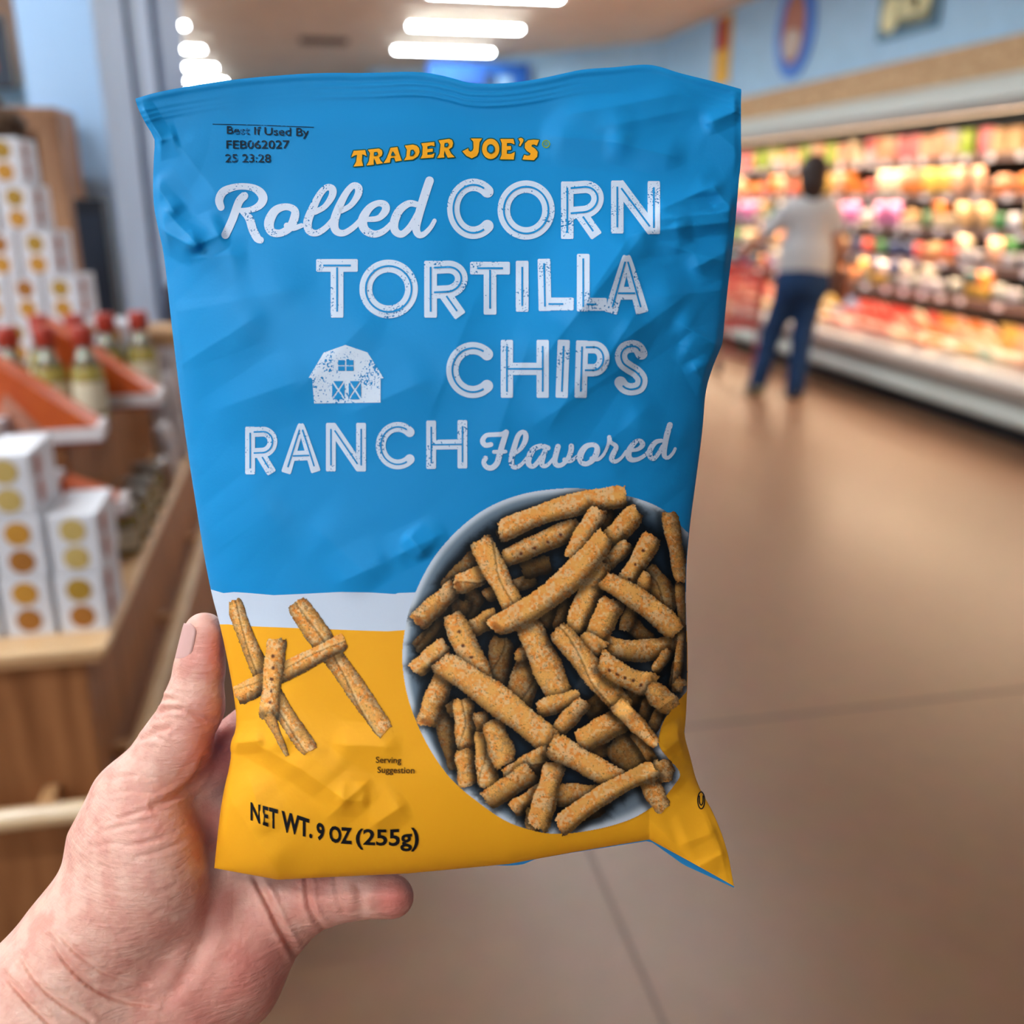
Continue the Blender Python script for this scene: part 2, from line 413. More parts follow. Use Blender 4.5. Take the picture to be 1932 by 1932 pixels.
# ---- the food
def pillow(w, d, h, n=10, sharp=2.6):
    V = []; F = []
    for i in range(n + 1):
        v = i / n
        for j in range(2 * n):
            side = 1 if j < n else -1
            u = (j % n) / n if side == 1 else 1 - (j % n) / n
            t = (1 - abs(2 * u - 1) ** sharp) * (1 - abs(2 * v - 1) ** sharp)
            V.append(((u - .5) * w * (1 - 0.05 * t), side * d / 2 * math.sqrt(max(t, 0)), v * h))
    for i in range(n):
        for j in range(2 * n):
            F.append((i * 2 * n + j, i * 2 * n + (j + 1) % (2 * n), (i + 1) * 2 * n + (j + 1) % (2 * n), (i + 1) * 2 * n + j))
    return MB().add(V, F)
FOODCOL = {'peach': (240, 176, 140), 'cream': (244, 222, 186), 'orange': (236, 138, 62), 'red': (226, 84, 68), 'pink': (236, 134, 140), 'tan': (214, 170, 120),
           'lime': (170, 196, 72), 'white': (226, 218, 222), 'gold': (232, 184, 84), 'navy': (40, 56, 104), 'green': (62, 122, 66), 'purple': (110, 88, 150),
           'mint': (130, 190, 170), 'brown': (120, 72, 52), 'magenta': (226, 128, 180), 'sky': (150, 182, 216), 'grey': (170, 164, 152), 'teal': (44, 84, 90)}
fm = {k: mat('food_' + k, v, 0.35, 0.5, var=0.16, scale=18) for k, v in FOODCOL.items()}
lidm = mat('food_lid', (236, 226, 214), 0.3, 0.5)
def food_meshes():
    k = {}
    k['pouch'] = pillow(0.15, 0.06, 0.19).mesh('pouch')
    k['tub'] = MB().lathe([(0.045, 0), (0.05, 0.005), (0.058, 0.075), (0.06, 0.08), (0.06, 0.09), (0.056, 0.094)], 20).mesh('tub')
    k['carton'] = MB().box(-0.065, 0.065, -0.04, 0.04, 0, 0.17, 0.006).mesh('carton')
    k['tray'] = MB().box(-0.09, 0.09, -0.07, 0.07, 0, 0.03, 0.01).lathe([(0.06, 0.028), (0.062, 0.04), (0.05, 0.056), (0.02, 0.064)], 16).mesh('tray')
    k['packet'] = pillow(0.13, 0.05, 0.12, 8, 2.2).mesh('packet')
    return k
FM = food_meshes()
WIDTH = {'pouch': 0.165, 'tub': 0.13, 'carton': 0.145, 'tray': 0.2, 'packet': 0.145}
FMC = {}
COUNT = {}
def food(kind, colour, place, loc, rz, grp, tilt=0.0, scale=1.0):
    if (kind, colour) not in FMC:
        me = FM[kind].copy(); me.materials.append(fm[colour]); me.polygons.foreach_set('use_smooth', np.ones(len(me.polygons), bool)) if kind != 'carton' else None
        FMC[(kind, colour)] = me
    ob = link(kind, FMC[(kind, colour)])
    ob.location = loc; ob.rotation_euler = (tilt, 0, rz); ob.scale = (scale,) * 3
    COUNT[(kind, colour, place)] = COUNT.get((kind, colour, place), 0) + 1
    i = COUNT[(kind, colour, place)]
    lab = '%s %s on %s, %s of its colour from right' % (colour, kind, place, ORD[i])
    tag(ob, lab, 'food package', grp)
    return ob
PL = ['the top chiller shelf', 'the second chiller shelf', 'the middle chiller shelf', 'the fourth chiller shelf', 'the lowest chiller shelf']
MIX = [([('carton', 'tan'), ('carton', 'peach'), ('pouch', 'cream'), ('tub', 'peach'), ('tub', 'cream'), ('pouch', 'lime'), ('pouch', 'pink'), ('pouch', 'peach'), ('tub', 'white')]),
       ([('pouch', 'orange'), ('pouch', 'peach'), ('pouch', 'gold'), ('tub', 'orange'), ('pouch', 'cream'), ('tray', 'orange'), ('packet', 'red'), ('tub', 'peach')]),
       ([('pouch', 'magenta'), ('pouch', 'orange'), ('tray', 'cream'), ('packet', 'navy'), ('packet', 'green'), ('tub', 'cream'), ('pouch', 'tan'), ('packet', 'white'), ('tub', 'gold')]),
       ([('tray', 'cream'), ('packet', 'tan'), ('packet', 'green'), ('packet', 'navy'), ('tray', 'orange'), ('pouch', 'peach'), ('packet', 'red'), ('tub', 'white'), ('tray', 'gold')]),
       ([('packet', 'navy'), ('tub', 'gold'), ('packet', 'grey'), ('tub', 'white'), ('packet', 'orange'), ('packet', 'purple'), ('packet', 'teal'), ('tub', 'grey')])]
rr = random.Random(5)
for s in range(5):
    y = 4.9; run = 0; cur = None
    while y < 12.2:
        if run <= 0:
            cur = rr.choice([q for q in MIX[s] if q != cur]); run = rr.choice([1, 1, 2, 2])
            if s == 0 and y < 5.35: cur = ('carton', 'tan') if y < 5.2 else ('carton', 'peach'); run = 2
        run -= 1
        kind, colr = cur
        if COUNT.get((kind, colr, PL[s]), 0) >= 19: run = 0; continue
        sc = 1.0
        wdt = WIDTH[kind]
        maxh = {0: 0.2, 1: 0.23, 2: 0.2, 3: 0.2, 4: 0.2}[s]
        food(kind, colr, PL[s], (SX[s] + (0.085 if kind != 'tray' else 0.11) + rr.uniform(0, 0.02), y + wdt / 2, SHELVES[s] + 0.001), math.pi / 2 + rr.uniform(-0.12, 0.12), 'food on ' + PL[s], tilt=-0.08 if kind in ('pouch', 'packet') else 0)
        if kind in ('tub', 'tray') and rr.random() < .8:
            up = 'top layer of ' + PL[s]; c2_ = rr.choice([q[1] for q in MIX[s]])
            if COUNT.get((kind, c2_, up), 0) < 19:
                food(kind, c2_, up, (SX[s] + (0.09 if kind != 'tray' else 0.115), y + wdt / 2, SHELVES[s] + (.096 if kind == 'tub' else .066)), math.pi / 2 + rr.uniform(-.2, .2), 'food on ' + PL[s])
        y += wdt * 1.0 + rr.choice([0.005, 0.01, 0.02, 0.06])
# the low well in front: rows of packets, rising to the back
wellmix = [(5.2, ['cream', 'cream', 'peach', 'tan']), (5.9, ['cream', 'mint', 'gold', 'peach']), (6.35, ['orange', 'orange', 'gold', 'peach']), (6.75, ['cream', 'red', 'peach', 'tan']), (7.5, ['red', 'red', 'red', 'pink']), (8.0, ['sky', 'mint', 'sky', 'gold']), (8.5, ['sky', 'cream', 'red']), (13, ['cream', 'peach', 'red', 'tan', 'white', 'pink', 'gold'])]
ROWS = [('the front row of the chiller well', 4.37, 0.50, 1.15), ('the second row of the chiller well', 4.50, 0.545, 0.85), ('the back row of the chiller well', 4.635, 0.585, 0.62)]
for pl, x, z, ti in ROWS:
    y = 4.95
    while y < 12.0:
        cols = next(c for lim, c in wellmix if y < lim)
        colr = rr.choice(cols)
        if COUNT.get(('packet', colr, pl), 0) < 19:
            food('packet', colr, pl, (x, y + 0.07, z), math.pi / 2 + rr.uniform(-0.3, 0.3), 'packets in the low well of the chiller', tilt=-ti + rr.uniform(-0.15, 0.15), scale=1.05)
        y += 0.165

# ================================================================== THE SHOPPER
PX, PY = 3.60, 6.98
sh_r = -YAW
person = thing('person', 'shopper seen from behind in striped pale T-shirt and blue jeans beside chiller', 'person', (PX, PY, 0), sh_r)
skin_far = mat('tanned_skin', (168, 112, 84), 0.5, 0.3, var=0.06, scale=20)
def solid(name, prims, lo, hi, step, m, parent, it=2):
    f = Field(lo, hi, step)
    for p in prims: f.cone(*p[:5], **(p[5] if len(p) > 5 else {}))
    P, Q = f.surface(); P = relax(P, Q, it)
    return link(name, np_mesh(name, P, Q), m, parent)
body = [((.135, 0, 1.68), .092, (.135, .015, 1.60), .072, .03), ((.135, .03, 1.57), .05, (.135, .005, 1.44), .056, .04),
        ((.135, .0, 1.42), .09, (.135, .0, 1.05), .12, .08, dict(flat=(.72, 1, 1))), ((-.03, 0, 1.41), .06, (.3, 0, 1.41), .06, .08),
        ((.13, 0, 1.0), .13, (.13, 0, .9), .135, .06, dict(flat=(.75, 1, 1))),
        ((-.05, 0, 1.40), .055, (-.22, .05, 1.2), .043, .05), ((-.22, .05, 1.2), .042, (-.275, .27, 1.07), .03, .03), ((-.275, .27, 1.07), .034, (-.27, .34, 1.04), .026, .03),
        ((.315, 0, 1.40), .055, (.375, -.02, 1.17), .044, .05), ((.375, -.02, 1.17), .042, (.385, .06, .95), .03, .03), ((.385, .06, .95), .036, (.385, .08, .86), .024, .03),
        ((.05, 0, .88), .095, (-.05, .09, .48), .062, .05), ((-.05, .09, .48), .06, (-.14, .06, .07), .042, .04), ((-.14, .06, .06), .045, (-.16, .2, .03), .03, .03),
        ((.21, 0, .88), .095, (.16, -.02, .48), .062, .05), ((.16, -.02, .48), .06, (.125, -.09, .07), .042, .04), ((.125, -.09, .06), .045, (.135, .06, .03), .03, .03),
        ((.135, .09, 1.635), .012, (.135, .112, 1.605), .016, .015), ((.043, .0, 1.645), .014, (.043, .005, 1.615), .012, .012), ((.227, .0, 1.645), .014, (.227, .005, 1.615), .012, .012)]
for k in range(4): body.append(((-.285 + .012 * k, .34, 1.045), .009, (-.285 + .014 * k, .39, 1.00 + .004 * k), .008, .012))
for k in range(4): body.append(((.37 + .010 * k, .075, .86), .009, (.368 + .012 * k, .09, .79 + .006 * abs(k - 1)), .008, .012))
body.append(((-.25, .31, 1.06), .011, (-.235, .36, 1.04), .009, .012)); body.append(((.372, .10, .9), .011, (.362, .125, .85), .009, .012))
solid('body', body, (-.45, -.3, -.01), (.6, .55, 1.85), .011, skin_far, person)
solid('hair', [((.135, -.02, 1.69), .112, (.135, -.035, 1.61), .1, .05), ((.135, .03, 1.735), .075, (.135, -.02, 1.735), .08, .04), ((.135, -.03, 1.60), .088, (.135, -.035, 1.54), .07, .03)], (-.05, -.25, 1.4), (.35, .2, 1.9), .011, mat('dark_brown_hair', (44, 30, 26), 0.5, bump=.5, bscale=60), person)
stripe = bpy.data.materials.new('striped_jersey'); stripe.use_nodes = True
nt = stripe.node_tree; b = nt.nodes['Principled BSDF']; b.inputs['Roughness'].default_value = 0.85
tc = nt.nodes.new('ShaderNodeTexCoord'); wv = nt.nodes.new('ShaderNodeTexWave'); wv.bands_direction = 'Z'; wv.inputs['Scale'].default_value = 16; wv.inputs['Distortion'].default_value = 0.3
cr = nt.nodes.new('ShaderNodeValToRGB'); cr.color_ramp.elements[0].position = 0.25; cr.color_ramp.elements[0].color = L4((138, 138, 142)); cr.color_ramp.elements[1].position = 0.4; cr.color_ramp.elements[1].color = L4((184, 182, 182))
nt.links.new(tc.outputs['Object'], wv.inputs['Vector']); nt.links.new(wv.outputs['Fac'], cr.inputs['Fac']); nt.links.new(cr.outputs['Color'], b.inputs['Base Color'])
shirt = [((.135, 0, 1.40), .115, (.135, 0, 1.08), .135, .06, dict(flat=(.72, 1, 1))), ((.135, 0, 1.1), .136, (.135, 0, .99), .146, .05, dict(flat=(.72, 1, 1))), ((-.01, 0, 1.41), .075, (.28, 0, 1.41), .075, .1),
         ((-.05, 0, 1.40), .07, (-.155, .035, 1.27), .066, .03), ((.315, 0, 1.40), .066, (.35, -.01, 1.29), .062, .03)]
solid('t_shirt', shirt, (-.4, -.35, .8), (.6, .35, 1.6), .012, stripe, person)
denim = mat('blue_denim', (30, 54, 90), 0.85, 0.15, var=0.2, scale=9)
solid('jeans', [((.13, 0, 1.0), .145, (.13, 0, .87), .155, .06, dict(flat=(.75, 1, 1))), ((.05, 0, .86), .112, (-.05, .09, .48), .08, .05), ((-.05, .09, .48), .08, (-.14, .06, .07), .075, .04), ((.21, 0, .86), .112, (.16, -.02, .48), .08, .05), ((.16, -.02, .48), .08, (.125, -.09, .06), .075, .04)], (-.4, -.35, -.05), (.5, .35, 1.15), .012, denim, person)
shoe = mat('olive_canvas_shoe', (110, 104, 72), 0.7)
solid('shoe', [((-.14, .03, .05), .055, (-.16, .21, .035), .042, .03, dict(flat=(1, 1, 1.1)))], (-.3, -.1, -.02), (0, .35, .2), .01, shoe, person)
solid('shoe', [((.125, -.11, .05), .055, (.135, .07, .035), .042, .03, dict(flat=(1, 1, 1.1)))], (0, -.25, -.02), (.3, .2, .2), .01, shoe, person)
t = thing('handbag', 'brown leather handbag hanging at the shopper\'s right hip', 'handbag', (PX + .47, PY - .05, .72), sh_r + 1.2)
leather = mat('brown_leather', (120, 62, 36), 0.45, 0.4, var=0.25, scale=12)
o = pillow(0.3, 0.1, 0.28, 10, 4).build('pouch', leather, t, True)
MB().tube([(-.1, 0, .26), (-.08, 0, .42), (0, 0, .5), (.08, 0, .42), (.1, 0, .26)], .011).build('strap', leather, t, True)

# ---- the trolley
cart = thing('shopping_cart', 'red wire shopping cart pushed by the shopper', 'shopping cart', (3.33, 7.66, 0), sh_r + 0.15)
red = mat('red_plastic', (190, 44, 40), 0.4, 0.5); dkred = mat('red_steel_tube', (150, 44, 40), 0.4, 0.5); blackr = mat('black_rubber', (36, 36, 38), 0.7)
mb = MB()
def bask(u, v, side):  # basket corner interpolation
    x = (-.26 + .52 * u); zz = .5 + .42 * v
    y0, y1 = -.32 - .04 * v, .32 + .12 * v
    return {'l': (-.24 - .03 * v, y0 + (y1 - y0) * u, zz), 'r': (.24 + .03 * v, y0 + (y1 - y0) * u, zz), 'f': (x * (1 + .08 * v), y1, zz), 'n': (x * (1 + .08 * v), y0, zz)}[side]
for sd in 'lrfn':
    for k in range(13): mb.tube([bask(k / 12, 0, sd), bask(k / 12, 1, sd)], .0065, 5)
    for k in range(7): mb.tube([bask(0, k / 6, sd), bask(1, k / 6, sd)], .011 if k in (0, 6) else .006, 5)
for k in range(9): mb.tube([(-.24 + .06 * k, -.32, .5), (-.24 + .06 * k, .32, .5)], .0065, 5)
mb.build('basket', red, cart, True)
mb = MB()
for sx in (-.25, .25):
    mb.tube([(sx, -.5, 1.0), (sx, -.38, .92), (sx, -.3, .5), (sx, -.34, .2), (sx, -.36, .13)], .014, 8)
    mb.tube([(sx, -.34, .22), (sx * .8, .3, .2), (sx * .8, .38, .13)], .014, 8); mb.tube([(sx * .9, .34, .5), (sx * .85, .1, .21)], .012, 8)
mb.build('frame', dkred, cart, True)
MB().tube([(-.27, -.5, 1.0), (.27, -.5, 1.0)], .019, 10).build('handle', red, cart, True)
for sx in (-1, 1):
    for (y, q) in ((-.36, .25), (.38, .2)):
        wv_ = MB().tube([(sx * q - .014, y, .065), (sx * q + .014, y, .065)], .065, 18).build('wheel', blackr, cart, True)
        MB().box(sx * q - .022, sx * q + .022, y - .012, y + .012, .06, .15, .004).build('caster_fork', dkred, wv_)
for i, (cx, cy, cz, kd, cl, lb) in enumerate(((3.27, 7.54, .51, 'carton', 'white', 'white carton lying in the red shopping cart'), (3.39, 7.69, .51, 'pouch', 'cream', 'cream pouch standing in the red shopping cart'), (3.30, 7.82, .51, 'pouch', 'peach', 'peach pouch at the front of the red shopping cart'))):
    ob = link(kd, FMC.get((kd, cl)) or FM[kd].copy()); ob.location = (cx, cy, cz)
    if not ob.data.materials: ob.data.materials.append(fm[cl])
    tag(ob, lb, 'food package')
# ================================================================== THE DISPLAY TABLE ON THE LEFT
TZ = 0.80
TX1, TY0, TY1, TX0 = -0.367, 1.535, 3.75, -1.9
tb = thing('display_table', 'waist-high pine display table with bumper rail at the left', 'display table', ((TX0 + TX1) / 2, (TY0 + TY1) / 2, 0))
def tb_add(mb, name, m, parent=tb):
    ob = mb.build(name, m, parent); ob.data.transform(Matrix.Translation((-(TX0 + TX1) / 2, -(TY0 + TY1) / 2, 0))); return ob
tb_add(MB().box(TX0, TX1, TY0, TY1, TZ - 0.02, TZ, 0.009), 'table_top', wood_top)
tb_add(MB().box(TX0 + .01, TX1 - .012, TY0 + .012, TY1 - .01, TZ - 0.038, TZ - 0.02, 0.007), 'moulding', wood)
tb_add(MB().box(TX0 + .03, TX1 - .05, TY0 + .045, TY1 - .03, 0.08, TZ - 0.038), 'cabinet', wood_panel)
tb_add(MB().box(TX0 + .06, TX1 - .09, TY0 + .09, TY1 - .06, 0.0, 0.08), 'plinth', mat('dark_plinth', (50, 38, 32), 0.7))
mb = MB()
RZ = 0.51
mb.tube([(TX0, TY0 - .03, RZ), (TX1 - .06, TY0 - .03, RZ), (TX1 - .03, TY0 - .025, RZ), (TX1 - .012, TY0 - .005, RZ), (TX1 - .008, TY0 + .03, RZ), (TX1 - .008, TY1, RZ)], .019, 12)
rail = tb_add(mb, 'bumper_rail', mat('varnished_rail', (232, 200, 156), 0.25, 0.6, c2=(216, 178, 132), scale=6))
for x in (-1.6, -1.0, -.5): tb_add(MB().box(x - .012, x + .012, TY0 - .03, TY0 + .046, RZ - .01, RZ + .01), 'bracket', wood, rail)
for y in (1.7, 2.3, 2.9, 3.3): tb_add(MB().box(TX1 - .052, TX1 - .008, y - .012, y + .012, RZ - .01, RZ + .01), 'bracket', wood, rail)
# stepped riser behind the front boxes
rs = thing('display_riser', 'wooden stepped riser on the pine table under the bottles', 'riser', (-1.0, 2.3, TZ))
MB().box(-.5, .52, -.38, .62, 0, .245, .006).build('lower_step', wood_panel, rs)
MB().box(-.5, .40, .16, .62, .245, .31, .006).build('upper_step', wood_panel, rs)

# ---- white cartons with round gold windows
BW, BD, BH = .076, .15, .104
card = mat('white_card', (222, 222, 228), 0.45, 0.4)
redp = mat('pale_red_print', (196, 120, 104), 0.6, var=0.2)
goldm = {'pale': mat('gold_disc_pale', (206, 180, 112), 0.5, c2=(186, 156, 86), scale=90), 'amber': mat('gold_disc_amber', (206, 152, 62), 0.5, c2=(186, 128, 46), scale=90),
         'brown': mat('gold_disc_brown', (178, 118, 50), 0.5, c2=(156, 98, 40), scale=90), 'olive': mat('gold_disc_olive', (184, 146, 56), 0.5, c2=(160, 122, 44), scale=90)}
boxm = MB().box(-BW / 2, BW / 2, -BD / 2, BD / 2, 0, BH, .003).mesh('carton_body'); boxm.materials.append(card)
lidmesh = MB().box(-BW / 2 - .0015, BW / 2 + .0015, -BD / 2 - .0015, BD / 2 + .0015, BH - .010, BH + .0005, .002).mesh('carton_lid'); lidmesh.materials.append(card)
sidem = MB().box(BW / 2, BW / 2 + .001, -.05, .05, .02, .09).mesh('side_print'); sidem.materials.append(redp)
discs = {}
for k, m in goldm.items():
    me = MB().prism([(.0205 * math.cos(a), .0205 * math.sin(a)) for a in [2 * math.pi * q / 28 for q in range(28)]], 1, -.0012, 0).mesh('disc_' + k); me.materials.append(m); discs[k] = me
sidedisc = MB().prism([(.017 * math.cos(a), .020 * math.sin(a)) for a in [2 * math.pi * q / 24 for q in range(24)]], 0, 0, .0012).mesh('side_disc'); sidedisc.materials.append(redp)
def gold_box(x, y, z, c1, c2, label, rz=0.0):
    t = thing('carton', label, 'carton', (x, y, z), rz, 'white cartons with round gold windows')
    link('carton_body', boxm, parent=t)
    for c, zz in ((c1, .077), (c2, .029)):
        d = link('round_window', discs[c], parent=t); d.location = (0, -BD / 2, zz)
    for zz in (.075, .032):
        d = link('side_window', sidedisc, parent=t); d.location = (BW / 2, -.03, zz)
    return t
# nearest columns; columns numbered from the table corner leftwards
x0 = -.412; yb = 1.595 + BD / 2
cols = [(0, 2, [('olive', 'brown'), ('pale', 'pale')]), (1, 3, [('amber', 'brown'), ('amber', 'brown'), ('pale', 'pale')]), (2, 3, [('amber', 'brown'), ('amber', 'amber'), ('pale', 'olive')]), (3, 2, [('olive', 'brown'), ('pale', 'amber')]), (4, 2, [('amber', 'brown'), ('pale', 'pale')])]
cname = ['the column at the table corner', 'the column left of the corner one', 'the near column at the left picture edge', 'the near column just left of the picture', 'the near column farthest left of the picture']
lev = ['bottom', 'second', 'third']
for c, n, cc in cols:
    for k in range(n):
        last = k == n - 1
        gold_box(x0 - c * .084 + (.004 if k % 2 else 0), yb, TZ + k * (BH + .001), cc[k][0], cc[k][1], '%s white carton in %s' % ('top' if last else 'middle' if k else 'bottom', cname[c]))
# second rank behind the first
for c in range(2):
    for k in range(2 if c == 0 else 3):
        gold_box(x0 - .12 - c * .084 + .01, yb + .16, TZ + k * (BH + .001), 'pale', 'amber', 'white carton behind the %s near column, %s in its stack' % ('corner' if c == 0 else 'middle', lev[k]))
# tower at the back on the riser: rows get shorter upwards
TYY = 2.55 + BD / 2
twz = TZ + .36
rows = [(-.552, 6), (-.59, 5), (-.632, 4), (-.665, 3), (-.68, 2)]
rown = ['lowest', 'second', 'third', 'fourth', 'topmost']
twz0 = TZ + .311
for r_, (xr, n) in enumerate(rows):
    for k in range(n):
        pos = 'right end' if k == 0 else ORD[k + 1] + ' from the right'
        if n == 1: pos = 'alone at the top'
        gold_box(xr - k * .08, TYY, twz0 + r_ * (BH + .001), 'brown' if k % 2 else 'olive', 'amber', 'white carton in the %s row of the back tower, %s' % (rown[r_], pos), rz=random.uniform(-.1, .05))
gold_box(-.47, 2.53, TZ + .312, 'amber', 'olive', 'white carton standing alone right of the stepped tower, above two red caps', -.05)
t = thing('bundle', 'dark brown rounded bundle lying on top of the carton tower', 'bundle', (-.70, TYY, twz0 + 5 * (BH + .001)))
MB().lathe([(.02, 0), (.055, .004), (.066, .03), (.05, .062), (.015, .07)], 18).build('wrap', mat('brown_kraft', (96, 70, 50), 0.7, var=.3, scale=30, bump=.6, bscale=60), t, True)
MB().lathe([(.012, .068), (.016, .08), (.02, .09)], 12).build('knot', mat('brown_twine', (120, 92, 66), 0.8), t, True)

# ---- oil bottles with red caps
glass = mat('yellow_green_glass', (206, 190, 96), 0.12, 0.6, trans=0.3, var=.15, scale=20)
silver = mat('foil_collar', (196, 196, 176), 0.22, 0.6, metal=.6, var=.3, scale=60)
capm = mat('red_cap', (170, 58, 42), 0.4, 0.5); labm = mat('cream_label', (230, 224, 196), 0.6, var=.05)
bt = {}
bt['glass_body'] = (MB().lathe([(.030, 0), (.034, .004), (.034, .095), (.030, .115), (.018, .135), (.014, .15), (.014, .172)], 24).mesh('bottle_glass'), glass)
bt['collar'] = (MB().lathe([(.029, .118), (.019, .136), (.0152, .150), (.0152, .160), (.0145, .161)], 24).mesh('bottle_collar'), silver)
bt['cap'] = (MB().lathe([(.019, .158), (.0225, .160), (.0225, .196), (.021, .200)], 24).mesh('bottle_cap'), capm)
v = []; f = []
for k in range(17):
    a = math.pi * (1.0 + .95 * (k / 16 - .0))
    for z in (.02, .085): v.append((.0346 * math.cos(a), .0346 * math.sin(a), z))
for k in range(16): f.append((2 * k, 2 * k + 2, 2 * k + 3, 2 * k + 1))
bt['front_label'] = (MB().add(v, f).mesh('bottle_label'), labm)
for k, (me, m) in bt.items():
    me.materials.append(m); me.polygons.foreach_set('use_smooth', np.ones(len(me.polygons), bool))
def bottle(x, y, z, label):
    t = thing('bottle', label, 'bottle', (x, y, z), 0, 'red-capped oil bottles on the pine table')
    for k, (me, m) in bt.items(): link(k, me, parent=t)
LS = TZ + .246
bottle(-.478, 2.17, LS, 'red-capped glass bottle between the two orange wedges, rightmost of the front row')
bottle(-.553, 2.17, LS, 'red-capped glass bottle behind the left orange wedge, second from right')
bottle(-.628, 2.18, LS, 'red-capped glass bottle at the left picture edge, third from right')
bottle(-.405, 2.425, LS, 'red-capped glass bottle above the right orange wedge, nearest the pillar')
bottle(-.475, 2.40, LS + .0, 'red-capped glass bottle in front of the lone carton at the back')
for k in range(2): bottle(-.54 - .075 * k, 2.39, LS, 'red-capped glass bottle behind the right orange wedge, %s' % ('nearest the wedge tip' if k == 0 else 'farther left'))

# ---- orange wedge cartons
om = mat('orange_card', (206, 92, 26), 0.45, 0.4, c2=(190, 74, 22), scale=12); wm = mat('white_edge', (222, 214, 214), 0.5); rm = mat('dark_red_base', (140, 44, 28), 0.5)
om2 = mat('pink_print', (212, 142, 116), 0.6, var=.2, scale=40)
def wedge(x, y, z, w_, h, d, label, rz):
    t = thing('wedge_carton', label, 'carton', (x, y, z), rz, 'orange wedge cartons')
    MB().prism([(-w_, .028), (0, .028), (-w_ * .93, h)], 1, -d / 2, d / 2).build('orange_body', om, t)
    MB().box(-w_ - .001, .002, -d / 2 - .001, d / 2 + .001, .008, .036, .002).build('white_edge', wm, t)
    MB().box(-w_ + .01, -.004, -d / 2 + .006, d / 2 - .006, 0, .013, .002).build('red_base', rm, t)
    MB().prism([(-w_ * .85, .035), (-w_ * .45, .035), (-w_ * .7, h * .55)], 1, -d / 2 - .001, -d / 2).build('print', om2, t)
wedge(-.352, 2.30, LS + .001, .235, .20, .10, 'larger orange wedge carton leaning beside the red-capped bottles, right one', 0.06)
wedge(-.416, 1.965, LS + .001, .225, .20, .09, 'smaller orange wedge carton at the left edge, in front of the bottles', 0.08)
wedge(-.378, 1.90, TZ + .112, .12, .085, .07, 'little orange wedge carton peeping over the front white cartons', 0.1)

# ---- jars and packets along the right edge of the table
jarg = mat('olive_jar_glass', (176, 150, 70), 0.15, 0.6, trans=.35, var=.3, scale=50)
jm = {'jar_body': (MB().lathe([(.03, 0), (.036, .006), (.036, .07), (.03, .082), (.028, .088)], 22).mesh('jar_body'), jarg),
      'lid': (MB().lathe([(.031, .086), (.033, .088), (.033, .102), (.031, .104)], 22).mesh('jar_lid'), mat('grey_jar_lid', (150, 148, 140), .3, .6, metal=.7)),
      'front_label': (MB().box(-.02, .02, -.0375, -.034, .015, .06, .001).mesh('jar_label'), labm)}
for k, (me, m) in jm.items(): me.materials.append(m); me.polygons.foreach_set('use_smooth', np.ones(len(me.polygons), bool)) if k != 'front_label' else None
for k, (x, y, lab) in enumerate(((-.412, 1.99, 'olive jar with grey lid nearest the table corner, right edge'), (-.408, 2.09, 'olive jar with grey lid second from the table corner'), (-.408, 2.19, 'olive jar with grey lid third from the table corner'), (-.408, 2.31, 'olive jar with grey lid fourth from the table corner, farthest'))):
    t = thing('jar', lab, 'jar', (x, y, TZ), 0.4, 'olive jars along the table edge')
    for kk, (me, m) in jm.items(): link(kk, me, parent=t)
whitep = mat('white_packet_film', (214, 208, 210), 0.4, 0.4, var=.15, scale=40); pinkp = mat('pinkish_packet_film', (214, 160, 148), 0.4, 0.4, var=.25, scale=60); brownp = mat('brown_packet_film', (140, 104, 82), 0.4, 0.4, var=.3, scale=60)
for k, (x, y, z, m, w_, h, rz, lab) in enumerate(((-.425, 1.88, TZ, pinkp, .05, .05, 1.2, 'small pink packet lying by the near white cartons'), (-.385, 2.42, TZ, brownp, .07, .09, 1.3, 'brown packet at the table edge behind the jars'), (-.39, 2.55, TZ, whitep, .08, .15, 1.2, 'white packet at the table edge under the large wedge'),
    (-.40, 2.72, TZ, whitep, .12, .25, .9, 'tall white packet near the pillar, right of the large wedge'), (-.40, 2.86, TZ, pinkp, .10, .2, .7, 'pinkish packet behind the tall white one'), (-.43, 2.99, TZ, whitep, .10, .28, .4, 'crumpled white packet in front of the wooden crate')  )):
    o = pillow(w_, .04, h, 10, 2.5).build('packet', m, None, True, (x, y, z)); o.rotation_euler = (-.1, 0, rz); tag(o, lab, 'packet')
# ---- wooden furniture at the back of the table
t = thing('wooden_crate', 'brown wooden crate with a pale rail at the back of the table', 'crate', (-.54, 3.18, TZ))
MB().box(-.2, .165, -.09, .09, 0, .27, .004).build('side_panel', wood_dark, t)
MB().box(-.22, .175, -.10, .10, .27, .32, .008).build('top_rail', wood, t)
t = thing('wooden_cabinet', 'tall brown wooden cabinet with recessed panel behind the carton tower', 'cabinet', (-1.13, 3.42, TZ))
cw = .42; ch = .96
mb = MB().box(cw - .065, cw, -.12, .12, 0, ch, .004).box(-cw, -cw + .065, -.12, .12, 0, ch, .004).box(-cw + .065, cw - .065, -.12, .12, ch - .075, ch, .004).box(-cw + .065, cw - .065, -.12, .12, 0, .06, .004)
mb.build('frame', mat('light_oak_frame', (166, 124, 92), .5, .3, c2=(146, 104, 76), scale=5, stretch=(6, 6, 1)), t)
MB().box(-cw + .065, cw - .065, -.02, .1, .06, ch - .075).build('recessed_panel', wood_dark, t)
t = thing('black_box', 'tall black box standing between the wooden cabinet and pillar', 'box', (-.585, 3.02, TZ))
MB().box(-.045, .03, -.05, .05, 0, .70, .004).build('case', mat('black_plastic', (26, 30, 40), .5), t)
MB().box(-.04, .025, -.053, -.05, .05, .66, .001).build('front_panel', mat('dark_blue_plastic', (36, 46, 62), .4), t)
